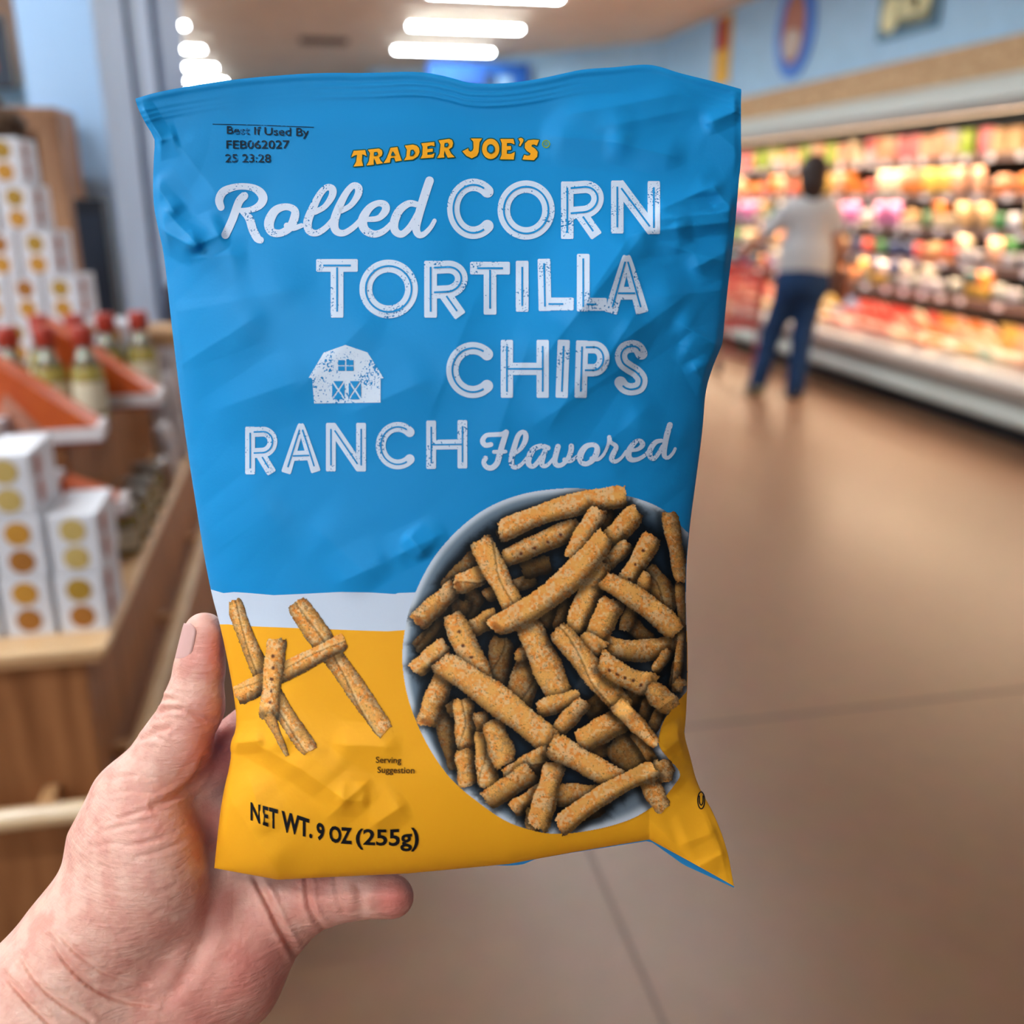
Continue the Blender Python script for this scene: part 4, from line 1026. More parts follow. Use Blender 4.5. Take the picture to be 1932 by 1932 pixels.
script('flavored_lettering', [
 ([(212, 270, 42), (165, 276, 44), (140, 240, 46), (172, 192, 40), (250, 184, 40), (310, 180, 42), (345, 162, 46)], 45), ([(346, 164, 48), (322, 240, 50), (292, 340, 50), (266, 430, 50), (220, 472, 48), (172, 464, 44), (150, 425, 40), (166, 388, 44)], 48), ([(240, 334), (338, 332)], 34),
 ([(415, 352, 30), (470, 308, 36), (510, 238, 46), (514, 182, 46), (490, 160, 38), (450, 192, 44), (416, 290, 48), (390, 392, 50), (398, 452, 44), (432, 468, 38), (485, 435, 32), (540, 365, 28)], 42),
 ([(708, 300, 44), (650, 284, 44), (580, 312, 50), (540, 390, 54), (542, 442, 46), (578, 460, 40), (622, 420, 40), (672, 345, 38)], 42), ([(680, 330, 44), (655, 420, 46), (664, 454, 42), (702, 450, 32), (752, 395, 28)], 42),
 ([(795, 288, 48), (776, 360, 48), (766, 418, 48), (788, 450, 44), (832, 444, 38), (882, 390, 42), (908, 322, 46), (910, 284, 46)], 42), ([(852, 402, 40), (902, 414, 34), (962, 372, 28)], 30),
 ([(1090, 272, 40), (1032, 292, 50), (990, 360, 58), (996, 420, 48), (1042, 438, 42), (1100, 400, 48), (1134, 330, 52), (1128, 286, 44), (1090, 272, 40)], 45), ([(1085, 390, 34), (1140, 400, 30), (1192, 355, 28), (1230, 270, 28), (1240, 208, 36)], 32),
 ([(1240, 208, 40), (1252, 250, 34), (1300, 288, 40), (1272, 355, 46), (1260, 398, 44), (1292, 418, 36), (1342, 388, 28), (1385, 330, 26)], 38),
 ([(1428, 322, 28), (1490, 310, 34), (1530, 272, 44), (1512, 240, 40), (1470, 246, 40), (1422, 302, 50), (1405, 362, 54), (1428, 400, 46), (1480, 400, 38), (1542, 368, 32), (1592, 315, 28)], 42),
 ([(1692, 236, 34), (1642, 250, 42), (1597, 310, 48), (1592, 368, 46), (1622, 394, 38), (1662, 355, 36), (1702, 285, 34)], 42), ([(1766, 100, 50), (1737, 200, 50), (1716, 320, 48), (1722, 374, 42), (1752, 384, 32), (1792, 345, 28), (1812, 306, 26)], 48)], (880, 780), 4.6, 'white script word Flavored')

# ---- brand arc
BR = {'T': [(125, 205), (225, 198), (238, 252), (218, 240), (200, 235), (196, 290), (208, 335), (125, 341), (148, 300), (155, 240), (135, 245), (105, 262)],
 'R1': [(248, 195), (345, 185), (370, 200), (375, 225), (368, 248), (345, 262), (358, 290), (380, 312), (325, 322), (312, 290), (302, 268), (298, 300), (300, 325), (238, 332), (258, 295), (268, 225)],
 'A': [(445, 180), (505, 172), (522, 235), (542, 288), (490, 298), (478, 264), (447, 268), (440, 306), (385, 312), (412, 270), (432, 220)],
 'D': [(570, 160), (640, 151), (672, 160), (692, 180), (698, 215), (682, 252), (640, 280), (562, 288), (582, 255), (588, 195)],
 'E1': [(712, 140), (825, 128), (828, 165), (800, 158), (765, 166), (765, 190), (812, 185), (812, 212), (765, 218), (765, 240), (800, 238), (828, 226), (818, 262), (705, 272), (722, 240), (725, 170)],
 'R2': [(862, 115), (955, 101), (980, 112), (988, 140), (980, 172), (952, 192), (972, 230), (1002, 260), (942, 265), (925, 230), (914, 202), (908, 240), (914, 262), (850, 267), (872, 230), (880, 150)],
 'J': [(1140, 98), (1240, 98), (1218, 130), (1210, 215), (1195, 248), (1150, 270), (1105, 250), (1068, 210), (1120, 183), (1122, 202), (1142, 214), (1160, 200), (1166, 180), (1164, 125)],
 'O': [(1315 + 75 * math.cos(a), 188 + 88 * math.sin(a)) for a in [2 * math.pi * k / 28 for k in range(28)]],
 'E2': [(1398, 102), (1512, 102), (1522, 148), (1490, 136), (1455, 138), (1455, 165), (1490, 163), (1492, 195), (1455, 198), (1455, 232), (1490, 232), (1524, 215), (1515, 280), (1395, 278), (1410, 240), (1412, 140)],
 'ap': [(1555, 100), (1578, 92), (1598, 104), (1598, 122), (1572, 164), (1560, 160), (1572, 130)],
 'S': [(1735, 112), (1715, 160), (1692, 150), (1672, 152), (1668, 166), (1700, 186), (1722, 215), (1718, 255), (1690, 286), (1590, 280), (1606, 240), (1630, 248), (1655, 244), (1662, 228), (1630, 206), (1610, 178), (1612, 140), (1640, 114), (1690, 108)]}
HOLES = [[(305, 220), (328, 218), (332, 232), (324, 242), (303, 246)], [(466, 212), (480, 240), (452, 244)], [(622, 202), (642, 198), (652, 222), (636, 244), (617, 247)], [(918, 142), (940, 138), (946, 152), (938, 166), (915, 170)],
 [(1315 + 30 * math.cos(a), 188 + 36 * math.sin(a)) for a in [2 * math.pi * k / 20 for k in range(20)]]]
gold = film('golden_print', (250, 170, 34)); dgreen = film('dark_green_print', (20, 84, 76))
ob_, pg, ph = Print(), Print(), Print()
for pts in BR.values():
    q = xf(pts, (640, 240), 4.6)
    ob_.ribbon(straight(q, 2.0, True), 4.2, 1.0, cap='butt', closed=True); pg.poly(q, 1.9, 1)
for pts in HOLES:
    q = xf(pts, (640, 240), 4.6); ph.poly(q, 2.8); ob_.ribbon(straight(q, 2.0, True), 2.2, 3.4, closed=True)
rc = (640 + 1795 / 4.6, 240 + 145 / 4.6)
olive = film('olive_print', (120, 150, 40))
pr = Print(); pr.ribbon([(rc[0] + 6.6 * math.cos(a), rc[1] + 6.6 * math.sin(a)) for a in np.linspace(0, 2 * math.pi, 30)], 2.2, 1.0, closed=True)
pr.ribbon(straight([(rc[0] - 2, rc[1] + 3.4), (rc[0] - 2, rc[1] - 3)], 1), 1.4, 1.0, cap='butt'); pr.ribbon(catmull([(rc[0] - 2, rc[1] - 3), (rc[0] + 2.4, rc[1] - 2.2), (rc[0] + 2, rc[1]), (rc[0] - 2, rc[1] + .4)], 1), 1.3, 1.0, cap='butt'); pr.ribbon(straight([(rc[0], rc[1] + .4), (rc[0] + 2.8, rc[1] + 3.4)], 1), 1.3, 1.0, cap='butt')
brand = pg.build('brand_lettering', gold, bag, 'golden arched capitals with dark green outline')
ob_.build('letter_outline', dgreen, brand); ph.build('letter_counter', blue_f, brand)
pr.build('registered_mark', olive, bag)

# ---- plain type (built-in font)
blackp = film('black_print', (22, 22, 26)); inkjet = worn('inkjet_print', (16, 34, 50), (20, 110, 170), 1.03)
def glyphs(txt, weight=0.0, res=3):
    cu = bpy.data.curves.new('type', 'FONT'); cu.body = txt; cu.resolution_u = res; cu.offset = weight; cu.fill_mode = 'FRONT'
    ob = bpy.data.objects.new('type', cu); COL.objects.link(ob)
    bpy.context.view_layer.update()
    me = bpy.data.meshes.new_from_object(ob.evaluated_get(bpy.context.evaluated_depsgraph_get()))
    V = np.array([v.co[:] for v in me.vertices]); F = [tuple(p.vertices) for p in me.polygons]
    bpy.data.objects.remove(ob); bpy.data.curves.remove(cu); bpy.data.meshes.remove(me)
    return V[:, :2], F
class Type(Print):
    def text(s, txt, top, base, x0, x1, weight=0.0, eps=1.3, cap=0.729):
        V, F = glyphs(txt, weight)
        a = (V[:, 0] - V[:, 0].min()) / (V[:, 0].max() - V[:, 0].min()); b = V[:, 1] / cap
        x = x0 + (x1 - x0) * a
        tp = np.interp(x, *zip(*top)); bs = np.interp(x, *zip(*base))
        y = bs + (tp - bs) * b
        W = drape(x, y, eps)
        s.V.append(W); s.F = getattr(s, 'F', []); s.F += [tuple(i + s.n for i in f) for f in F]; s.n += len(W)
    def build(s, name, m, parent=bag, label=None):
        me = bpy.data.meshes.new(name); me.from_pydata(np.concatenate(s.V).tolist(), [], s.F)
        bm = bmesh.new(); bm.from_mesh(me)
        bmesh.ops.reverse_faces(bm, faces=[f for f in bm.faces if f.normal.dot(Vector(-FW)) < 0]); bm.to_mesh(me); bm.free()
        o = link(name, me, m, parent)
        if label: o['label'] = label
        return o
ty = Type()
ty.text('Best If Used By', [(428, 237), (584, 241)], [(428, 252), (584, 257)], 428, 583, .010, eps=2)
ty.text('FEB062027', [(426, 264), (546, 264)], [(426, 280), (546, 280)], 427, 546, .010, eps=2)
ty.text('25 23:28', [(424, 290), (512, 290)], [(424, 306), (512, 306)], 425, 511, .010, eps=2)
ty.build('date_stamp', inkjet, bag, 'black inkjet date stamp in three lines')
ty = Type()
tp = [(472, 1512), (536, 1530), (570, 1540), (605, 1553), (640, 1560), (700, 1564), (740, 1564), (790, 1560)]
bs = [(472, 1546), (500, 1557), (540, 1569), (575, 1577), (600, 1583), (640, 1590), (700, 1594), (740, 1595), (790, 1595)]
for tx, a, b, wt in (('N', 472.5, 491, .024), ('E', 495.5, 506, .024), ('T', 507.5, 524, .03), ('WT.', 531, 589, .034), ('9', 597, 612, .036), ('OZ', 621, 664, .036), ('(255g)', 671, 790, .022)): ty.text(tx, tp, bs, a, b, wt, eps=1.8)
ty.build('net_weight_lettering', blackp, bag, 'black bold line NET WT. 9 OZ (255g)')
ty = Type()
ty.text('Serving', [(709, 1427), (757, 1428)], [(709, 1439), (757, 1440)], 709, 757, .014, eps=2.4)
ty.text('Suggestion', [(712, 1446), (782, 1447)], [(712, 1458), (782, 1459)], 712, 782, .014, eps=2.4)
ty.build('serving_lettering', film('brown_black_print', (70, 44, 20)), bag, 'small dark words Serving Suggestion')
pr = Print()
pr.ribbon([(1323 + 6.5 * math.cos(a), 1510 + 16 * math.sin(a)) for a in np.linspace(0, 2 * math.pi, 40)], 2.2, 1.2, closed=True)
pr.ribbon(catmull([(1319.5, 1502), (1319.8, 1514), (1323, 1519), (1326.2, 1514), (1326.5, 1502)], 1.2), 2.2, 1.2)
pr.build('kosher_mark', blackp, bag)
pr = Print(); pr.ribbon(catmull([(401, 234), (470, 235.5), (540, 238), (592, 240)], 4), 1.2, 1.2, cap='butt'); pr.build('stamp_rule', inkjet, bag)

# ---- barn emblem
bp = Print()
B = lambda pts: xf(pts, (560, 620), 2.76)
bp.poly(B([(253, 85), (368, 124), (435, 230), (452, 257), (440, 260), (436, 262), (436, 385), (90, 390), (80, 262), (74, 256), (62, 256), (140, 125)]), 1.0, 3)
barn = bp.build('barn_emblem', worn('barn_white_print', (212, 224, 240), (24, 130, 195), 1.0), bag, 'white worn barn emblem with hayloft window and crossed doors')
bi = Print()
for x0, y0, x1, y1 in ((215, 164, 250, 190), (258, 164, 295, 190), (215, 196, 250, 220), (258, 196, 295, 220)): bi.poly(B([(x0, y0), (x1, y0), (x1, y1), (x0, y1)]), 1.9, 1)
for x0 in (184, 270):
    a, b, c, d = (x0, 273), (x0 + 64, 273), (x0 + 64, 368), (x0, 368)
    mx_, my_ = x0 + 32, 320
    bi.poly(B([(x0 + 6, 273), (x0 + 58, 273), (mx_, my_ - 7)]), 1.9, 1); bi.poly(B([(x0 + 6, 368), (mx_, my_ + 7), (x0 + 58, 368)]), 1.9, 1)
    bi.poly(B([(x0, 281), (mx_ - 6, my_), (x0, 360)]), 1.9, 1); bi.poly(B([(x0 + 64, 281), (x0 + 64, 360), (mx_ + 6, my_)]), 1.9, 1)
bi.build('barn_openings', inl, barn)
# ---- the printed pictures of chips: a flat print, painted onto a fine draped sheet as colours
def vnoise(shape, cell, seed):
    r = np.random.default_rng(seed); h, w_ = shape
    g = r.random((int(h / cell) + 3, int(w_ / cell) + 3))
    yy = np.arange(h) / cell; xx = np.arange(w_) / cell
    y0 = yy.astype(int); x0 = xx.astype(int); fy = (yy - y0)[:, None]; fx = (xx - x0)[None]
    fy = fy * fy * (3 - 2 * fy); fx = fx * fx * (3 - 2 * fx)
    a = g[y0][:, x0]; b = g[y0][:, x0 + 1]; c = g[y0 + 1][:, x0]; d = g[y0 + 1][:, x0 + 1]
    return (a * (1 - fx) + b * fx) * (1 - fy) + (c * (1 - fx) + d * fx) * fy
class Picture:
    def __init__(s, x0, y0, x1, y1, step=1.0):
        s.x = np.arange(x0, x1, step); s.y = np.arange(y0, y1, step); s.X, s.Y = np.meshgrid(s.x, s.y)
        s.C = np.zeros(s.X.shape + (3,)); s.M = np.zeros(s.X.shape, bool); s.step = step
        sh = s.X.shape
        s.n1 = vnoise(sh, 3 / step, 1) - .5; s.n2 = vnoise(sh, 7 / step, 2) - .5; s.n3 = vnoise(sh, 1.4 / step, 3) - .5; s.n4 = vnoise(sh, 16 / step, 4) - .5
        s.n5 = vnoise(sh, 2.2 / step, 5); s.n6 = vnoise(sh, 4.5 / step, 6)
    def chip(s, x0, y0, x1, y1, w_, tone=1.0, bend=0.0, seam=0, hole=0, spots=0, shadow=1.0, taper=0.0, seed=0):
        rx, ry = x1 - x0, y1 - y0; L = math.hypot(rx, ry); dx, dy = rx / L, ry / L; nx, ny = -dy, dx
        pad = w_ + 16
        j0, j1 = np.searchsorted(s.x, [min(x0, x1) - pad, max(x0, x1) + pad]); i0, i1 = np.searchsorted(s.y, [min(y0, y1) - pad, max(y0, y1) + pad])
        sl = (slice(i0, i1), slice(j0, j1)); X, Y = s.X[sl], s.Y[sl]
        if X.size == 0: return
        r = np.random.default_rng(int(abs(x0 * 7 + y0 * 13 + seed)))
        a = ((X - x0) * dx + (Y - y0) * dy); t = a / L
        q0 = (X - x0) * nx + (Y - y0) * ny - bend * 4 * np.clip(t, 0, 1) * (1 - np.clip(t, 0, 1))
        ph = r.random(4) * 6
        hw = w_ / 2 * (1 + .07 * np.sin(t * 5 + ph[0]) + .05 * np.sin(t * 13 + ph[1])) * (1 - taper * t)
        e0 = (r.random() - .5) * .5; e1 = (r.random() - .5) * .5
        ends = np.minimum(a - e0 * q0 , L - a - e1 * q0) + s.n1[sl] * 4 + s.n2[sl] * 4
        hw = hw * (0.82 + .18 * sst(0, w_ * .3, ends))
        q = q0 / hw + s.n1[sl] * .10 + s.n3[sl] * .06
        m = (np.abs(q) < 1) & (ends > 0)
        # soft shadow drawn into the print around the chip where it lies on others
        out = np.maximum(np.maximum(np.abs((q0 - 3) / hw) - 1, 0) * hw, np.maximum(-ends, 0))
        sh = np.exp(-(out / 9.0) ** 2) * shadow * .55
        inside_pic = s.M[sl]
        s.C[sl] = np.where(inside_pic[..., None], s.C[sl] * (1 - sh[..., None]), s.C[sl])
        qc = np.clip(q, -1, 1); nz = np.sqrt(1 - qc ** 2)
        lx, ly, lz = -.42, -.52, .74
        lam = np.clip(qc * (nx * lx + ny * ly) + nz * lz, 0, 1)
        endsh = sst(-2, 10, ends)
        base = np.array([242, 176, 92.]); deep = np.array([228, 134, 54.]); dust = np.array([248, 226, 182.]); grey = np.array([196, 164, 116.])
        k = np.clip(.5 + s.n4[sl] * 1.3 + s.n2[sl] * .7, 0, 1)[..., None]
        col = base * (1 - k) + deep * k
        du = np.clip((s.n6[sl] + .9 * s.n4[sl] - .45) * 2.6, 0, 1)[..., None] * .55; col = col * (1 - du) + dust * du
        gz = np.clip((s.n2[sl] - .18) * 4, 0, .5)[..., None]; col = col * (1 - gz) + grey * gz
        v = (.36 + .80 * lam ** 1.0) * (.82 + .18 * endsh) * (1 + s.n3[sl] * .20 + s.n1[sl] * .12)
        col = col * v[..., None] * tone
        spk = (s.n5[sl] > .86 - .05 * (s.n4[sl] > .1)) ; col = np.where(spk[..., None], col * .68 + np.array([30, 24, 10.]) * .32, col)
        if seam:
            ln = q - (.3 * seam + .9 * (t - .5) + .25 * np.sin(6 * t + ph[2])); f = np.exp(-(ln / .10) ** 2)[..., None]; col = col * (1 - .32 * f)
            f2 = np.exp(-((ln + .2) / .12) ** 2)[..., None]; col = col * (1 - .3 * f2) + np.array([240, 214, 160.]) * tone * .3 * f2
        for k_ in range(spots):
            st = .15 + .7 * (k_ + .5) / spots; sq = .1 + .25 * (r.random() - .5)
            rr_ = ((a - st * L) / (2.6 + 1.5 * r.random())) ** 2 + (((q - sq) * w_ / 2) / (2.6 + 1.2 * r.random())) ** 2
            f = np.exp(-rr_ ** 1.5)[..., None] * .8; col = col * (1 - f) + np.array([60, 26, 22.]) * f
        if hole:
            ce = (a - (L - w_ * .18 if hole > 0 else w_ * .18)) / (w_ * .17); f = np.exp(-(ce ** 2 + (q * 1.6) ** 2) ** 2)[..., None]; col = col * (1 - .6 * f) + np.array([120, 58, 18.]) * .6 * f
        col = col * np.minimum(1, 246 / np.maximum(col.max(-1, keepdims=True), 1))
        s.C[sl] = np.where(m[..., None], col, s.C[sl]); s.M[sl] |= m
    def build(s, name, label):
        M = s.M.copy(); xl = ip(ELs, s.Y); xr = ip(ERs, s.Y)
        M &= (s.X > xl + 1) & (s.X < xr - 0.6)
        keep = M[:-1, :-1] & M[1:, :-1] & M[1:, 1:] & M[:-1, 1:]
        used = np.zeros(M.shape, bool); used[:-1, :-1] |= keep; used[1:, :-1] |= keep; used[1:, 1:] |= keep; used[:-1, 1:] |= keep
        idx = np.full(M.shape, -1, np.int64); idx[used] = np.arange(used.sum())
        Q = np.stack([idx[:-1, :-1][keep], idx[1:, :-1][keep], idx[1:, 1:][keep], idx[:-1, 1:][keep]], 1)
        P = drape(s.X[used], s.Y[used], 1.6)
        me = np_mesh(name, P, Q)
        at = me.color_attributes.new('print', 'FLOAT_COLOR', 'POINT')
        c = np.ones((int(used.sum()), 4), np.float32); c[:, :3] = lin(np.clip(s.C[used] * 1.0, 0, 255))
        at.data.foreach_set('color', c.ravel())
        m = bpy.data.materials.get('picture_print')
        if not m:
            m = mat('picture_print', (200, 150, 80), .5, .12); nt = m.node_tree
            a = nt.nodes.new('ShaderNodeVertexColor'); a.layer_name = 'print'; nt.links.new(a.outputs['Color'], nt.nodes['Principled BSDF'].inputs['Base Color'])
        o = link(name, me, m, bag); o['label'] = label
        return o

def inside(poly, X, Y):
    r = np.zeros(X.shape, bool); n = len(poly)
    for i in range(n):
        (xa, ya), (xb, yb) = poly[i], poly[(i + 1) % n]
        c = ((ya > Y) != (yb > Y)); r ^= c & (X < (xb - xa) * (Y - ya) / ((yb - ya) or 1e-9) + xa)
    return r
def polydist(poly, X, Y):
    d = np.full(X.shape, 1e9); n = len(poly)
    for i in range(n):
        (xa, ya), (xb, yb) = poly[i], poly[(i + 1) % n]; ux, uy = xb - xa, yb - ya
        t = np.clip(((X - xa) * ux + (Y - ya) * uy) / max(ux * ux + uy * uy, 1e-9), 0, 1)
        d = np.minimum(d, (X - xa - t * ux) ** 2 + (Y - ya - t * uy) ** 2)
    return np.sqrt(d)
zo = (740, 900); zs = 2.415
Zp = lambda pts: [(zo[0] + a / zs, zo[1] + b / zs) for a, b in pts]
outer = Zp([(45, 800), (58, 950), (98, 1090), (170, 1240), (270, 1380), (400, 1490), (520, 1570), (640, 1612), (740, 1627), (850, 1620), (1000, 1590), (1120, 1545), (1230, 1470), (1290, 1400), (1313, 1360), (1300, 1325), (1262, 1285), (1215, 1215), (1235, 1120), (1285, 1045), (1345, 975), (1420, 880), (1420, 330), (1340, 245), (1240, 150), (1100, 92), (900, 55), (760, 52), (600, 75), (450, 130), (320, 220), (200, 350), (120, 490), (70, 630)])
oc = catmull([(a, b) for a, b in outer], 6, True)[:, :2].tolist()
pic = Picture(752, 905, 1302, 1580, 1.0)
ins = inside(oc, pic.X, pic.Y); dd = polydist(oc, pic.X, pic.Y)
rimw = 9.0
sunk = np.clip((dd - 4) / 30, 0, 1)
lightside = np.clip(.55 + .45 * ((pic.Y - 905) / 600), .3, 1)
rim = np.array([206, 214, 224.]); inner = np.array([120, 136, 150.]); dark = np.array([26, 38, 50.])
c1 = rim * (1 - sst(3, 16, dd)[..., None]) + inner * sst(3, 16, dd)[..., None]
c2 = c1 * (1 - sst(10, 44, dd)[..., None]) + dark * sst(10, 44, dd)[..., None]
lowr = sst(1380, 1540, pic.Y) * sst(1100, 1220, pic.X)
pic.C = c2 * (1 - lowr[..., None]) + lowr[..., None] * (rim * (1 - sst(3, 22, dd)[..., None]) + np.array([116, 128, 138.]) * sst(3, 22, dd)[..., None])
pic.C *= (1 + pic.n3 * .02)[..., None]; pic.M = ins.copy()
CH = [ # x0,y0,x1,y1,width,tone,opts   (plan units after Zp)
 (480, 270, 640, 230, 66, .34), (400, 350, 250, 520, 90, .45), (110, 780, 280, 650, 74, .42), (330, 650, 390, 520, 84, .42), (420, 545, 650, 465, 60, .58), (590, 430, 720, 395, 80, .32), (985, 150, 980, 260, 50, .40),
 (690, 680, 810, 520, 84, .42), (800, 560, 760, 700, 60, .35), (120, 800, 300, 560, 40, .3), (500, 730, 480, 985, 95, .50, dict(seam=1)), (330, 560, 300, 640, 80, .38), (640, 770, 560, 1100, 110, .66, dict(seam=-1)), (560, 830, 640, 790, 60, .75), (215, 1040, 300, 1330, 86, .52), (880, 1080, 980, 1000, 80, .4),
 (1060, 640, 1180, 760, 70, .45), (1110, 560, 1060, 700, 60, .5), (1150, 430, 1300, 590, 104, .66, dict(seam=1)), (1310, 480, 1335, 800, 40, .7), (1030, 1040, 1190, 960, 90, .5),
 (900, 1140, 960, 1280, 110, .52), (1010, 1200, 1170, 1360, 130, .55), (1100, 1160, 1240, 1370, 46, .74), (620, 1390, 720, 1330, 60, .5), (770, 1560, 960, 1500, 80, .52), (740, 1450, 990, 1450, 96, .72), (1180, 1000, 1130, 1150, 60, .55), (1250, 1010, 1180, 1160, 50, .55),
 (950, 770, 1330, 745, 96, .76, dict(bend=14)), (1190, 890, 1265, 790, 46, .70), (1275, 960, 1300, 830, 34, .72), (1320, 700, 1290, 980, 34, .74), (1290, 930, 1330, 960, 60, .8),
 (110, 668, 290, 500, 86, .78, dict(hole=-1)), (285, 500, 440, 430, 80, .92, dict(hole=-1, seam=1)), (500, 378, 850, 225, 84, .80, dict(spots=4)),
 (490, 252, 1065, 88, 94, 1.0, dict(seam=0, bend=-12)), (945, 145, 815, 380, 86, .98), (1120, 150, 950, 350, 92, .92), (1080, 300, 970, 410, 62, .78), (1190, 265, 1040, 540, 88, .94, dict(spots=3)), (1165, 440, 1130, 540, 56, .95),
 (1262, 160, 1320, 480, 76, .84, dict(taper=.25)), (960, 385, 830, 700, 96, 1.0), (100, 885, 250, 770, 86, .98), (350, 700, 480, 630, 80, .72), (395, 285, 560, 600, 98, 1.06, dict(spots=0, seam=-1)),
 (610, 650, 770, 1010, 116, .98), (1010, 560, 900, 790, 104, .96), (855, 730, 960, 790, 84, 1.02), (455, 690, 975, 270, 104, 1.02, dict(hole=-1, bend=20)), (958, 465, 1300, 710, 92, 1.0, dict(bend=-8)),
 (270, 625, 425, 960, 100, 1.0, dict(spots=4)), (660, 1060, 860, 1000, 74, .84), (750, 1160, 880, 1020, 72, .84), (845, 1215, 1070, 1090, 112, .88),
 (750, 690, 1060, 1060, 98, .98, dict(seam=1)), (1020, 1030, 1205, 1220, 84, 1.04, dict(taper=.4)), (945, 830, 1200, 950, 100, .98, dict(spots=5, bend=10)), (1170, 960, 1285, 1060, 92, .88), 
 (250, 880, 150, 1135, 92, .84, dict(hole=1)), (260, 1030, 300, 1080, 60, .85), (320, 1010, 350, 1250, 92, .92, dict(hole=1, seam=1)), (330, 1240, 345, 1410, 84, .92), (395, 1070, 430, 1190, 66, .8), (415, 1160, 440, 1415, 86, .98, dict(seam=1)), (450, 1110, 520, 1310, 96, .92, dict(taper=-.1)),
 (215, 835, 735, 1225, 116, 1.04, dict(bend=-6)), (510, 1370, 710, 1260, 80, .80, dict(seam=1)), (430, 1480, 640, 1340, 96, .78), (550, 1520, 700, 1420, 74, .90), (640, 1500, 640, 1610, 60, .92), (745, 1300, 660, 1600, 96, .98), 
 (720, 1215, 1060, 1400, 104, 1.02), (1230, 1290, 1245, 1390, 84, .92), (1150, 1360, 1240, 1520, 80, .94), (760, 1600, 1200, 1330, 84, 1.06, dict(bend=-10)),
]
for c in CH:
    (xa, ya), (xb, yb) = Zp([(c[0], c[1]), (c[2], c[3])])
    pic.chip(xa, ya, xb, yb, c[4] * 1.1 / zs, c[5] * 1.13, **(c[6] if len(c) > 6 else {}))
pic.build('bowl_picture', 'printed picture of rolled chips heaped in a grey bowl')
lo_ = (380, 1080); ls = 3.22
pic = Picture(432, 1125, 760, 1430, 1.0)
for x0, y0, x1, y1, w_, tn, op in ((190, 165, 665, 1090, 88, .92, dict(bend=14, seam=1)), (570, 180, 1120, 970, 108, .98, dict(seam=1)), (205, 760, 875, 415, 92, .96, dict(seam=-1)), (460, 400, 405, 900, 98, .98, dict(spots=5)), (405, 860, 520, 1112, 60, .80, dict(taper=.6))):
    pic.chip(lo_[0] + x0 / ls, lo_[1] + y0 / ls, lo_[0] + x1 / ls, lo_[1] + y1 / ls, w_ * 1.28 / ls, tn * 1.1, shadow=.8, **op)
pic.build('loose_chips_picture', 'printed picture of five loose rolled chips')

# ================================================================== THE HAND
# same plan units as the bag; third coordinate is depth away from the viewer
def place3(P):
    dep = Z0 + P[:, 2] * U
    r = FW[None] + RT[None] * ((P[:, 0] - 966) / FPX)[:, None] - UP[None] * ((P[:, 1] - 966) / FPX)[:, None]
    return CAM[None] + r * dep[:, None]
hf = Field((-420, 1120, -260), (860, 2400, 240), 5.0)
HC = [ # a, ra, b, rb, blend
 ((386, 1196, 38), 41, (376, 1262, 38), 47, 10), ((376, 1262, 38), 47, (366, 1330, 40), 55, 14), ((366, 1330, 40), 55, (330, 1410, 46), 63, 20), ((330, 1410, 46), 64, (255, 1520, 52), 82, 24),
 ((255, 1520, 52), 84, (235, 1600, 58), 110, 30), ((268, 1600, 50), 118, (262, 1680, 52), 128, 40), ((262, 1680, 52), 128, (172, 1795, 60), 126, 50), ((172, 1795, 64), 126, (70, 1925, 60), 138, 60),
 ((70, 1925, 60), 140, (-60, 2050, 20), 145, 60), ((-60, 2050, 20), 145, (-300, 2290, -110), 170, 60),
 ((300, 1900, 90), 120, (120, 2010, 60), 140, 60), ((120, 2010, 60), 140, (-160, 2200, -60), 170, 60),
 ((420, 1840, 100), 104, (300, 1960, 90), 120, 50), ((505, 1735, 112), 84, (420, 1840, 100), 104, 40), ((430, 1660, 120), 84, (330, 1800, 100), 104, 40), ((400, 1560, 125), 74, (260, 1720, 95), 96, 40),
 ((390, 1440, 125), 60, (330, 1560, 105), 80, 30),
 # little finger under the bag
 ((505, 1735, 112), 78, (588, 1700, 84), 58, 20), ((588, 1700, 84), 56, (662, 1688, 66), 50, 10), ((662, 1688, 66), 48, (704, 1689, 60), 44, 8), ((704, 1689, 60), 44, (737, 1691, 56), 44, 8),
 # ring, middle and index finger behind the bag
 ((470, 1650, 125), 66, (600, 1590, 140), 54, 20), ((600, 1590, 140), 53, (720, 1560, 128), 46, 10), ((720, 1560, 128), 45, (800, 1550, 116), 40, 8),
 ((430, 1560, 130), 62, (560, 1480, 150), 54, 20), ((560, 1480, 150), 53, (700, 1430, 138), 46, 10), ((700, 1430, 138), 45, (790, 1410, 126), 40, 8),
 ((405, 1440, 128), 56, (510, 1350, 150), 50, 20), ((510, 1350, 150), 49, (630, 1290, 138), 44, 10), ((630, 1290, 138), 43, (710, 1265, 126), 38, 8),
]
for c in HC: hf.cone(*c)
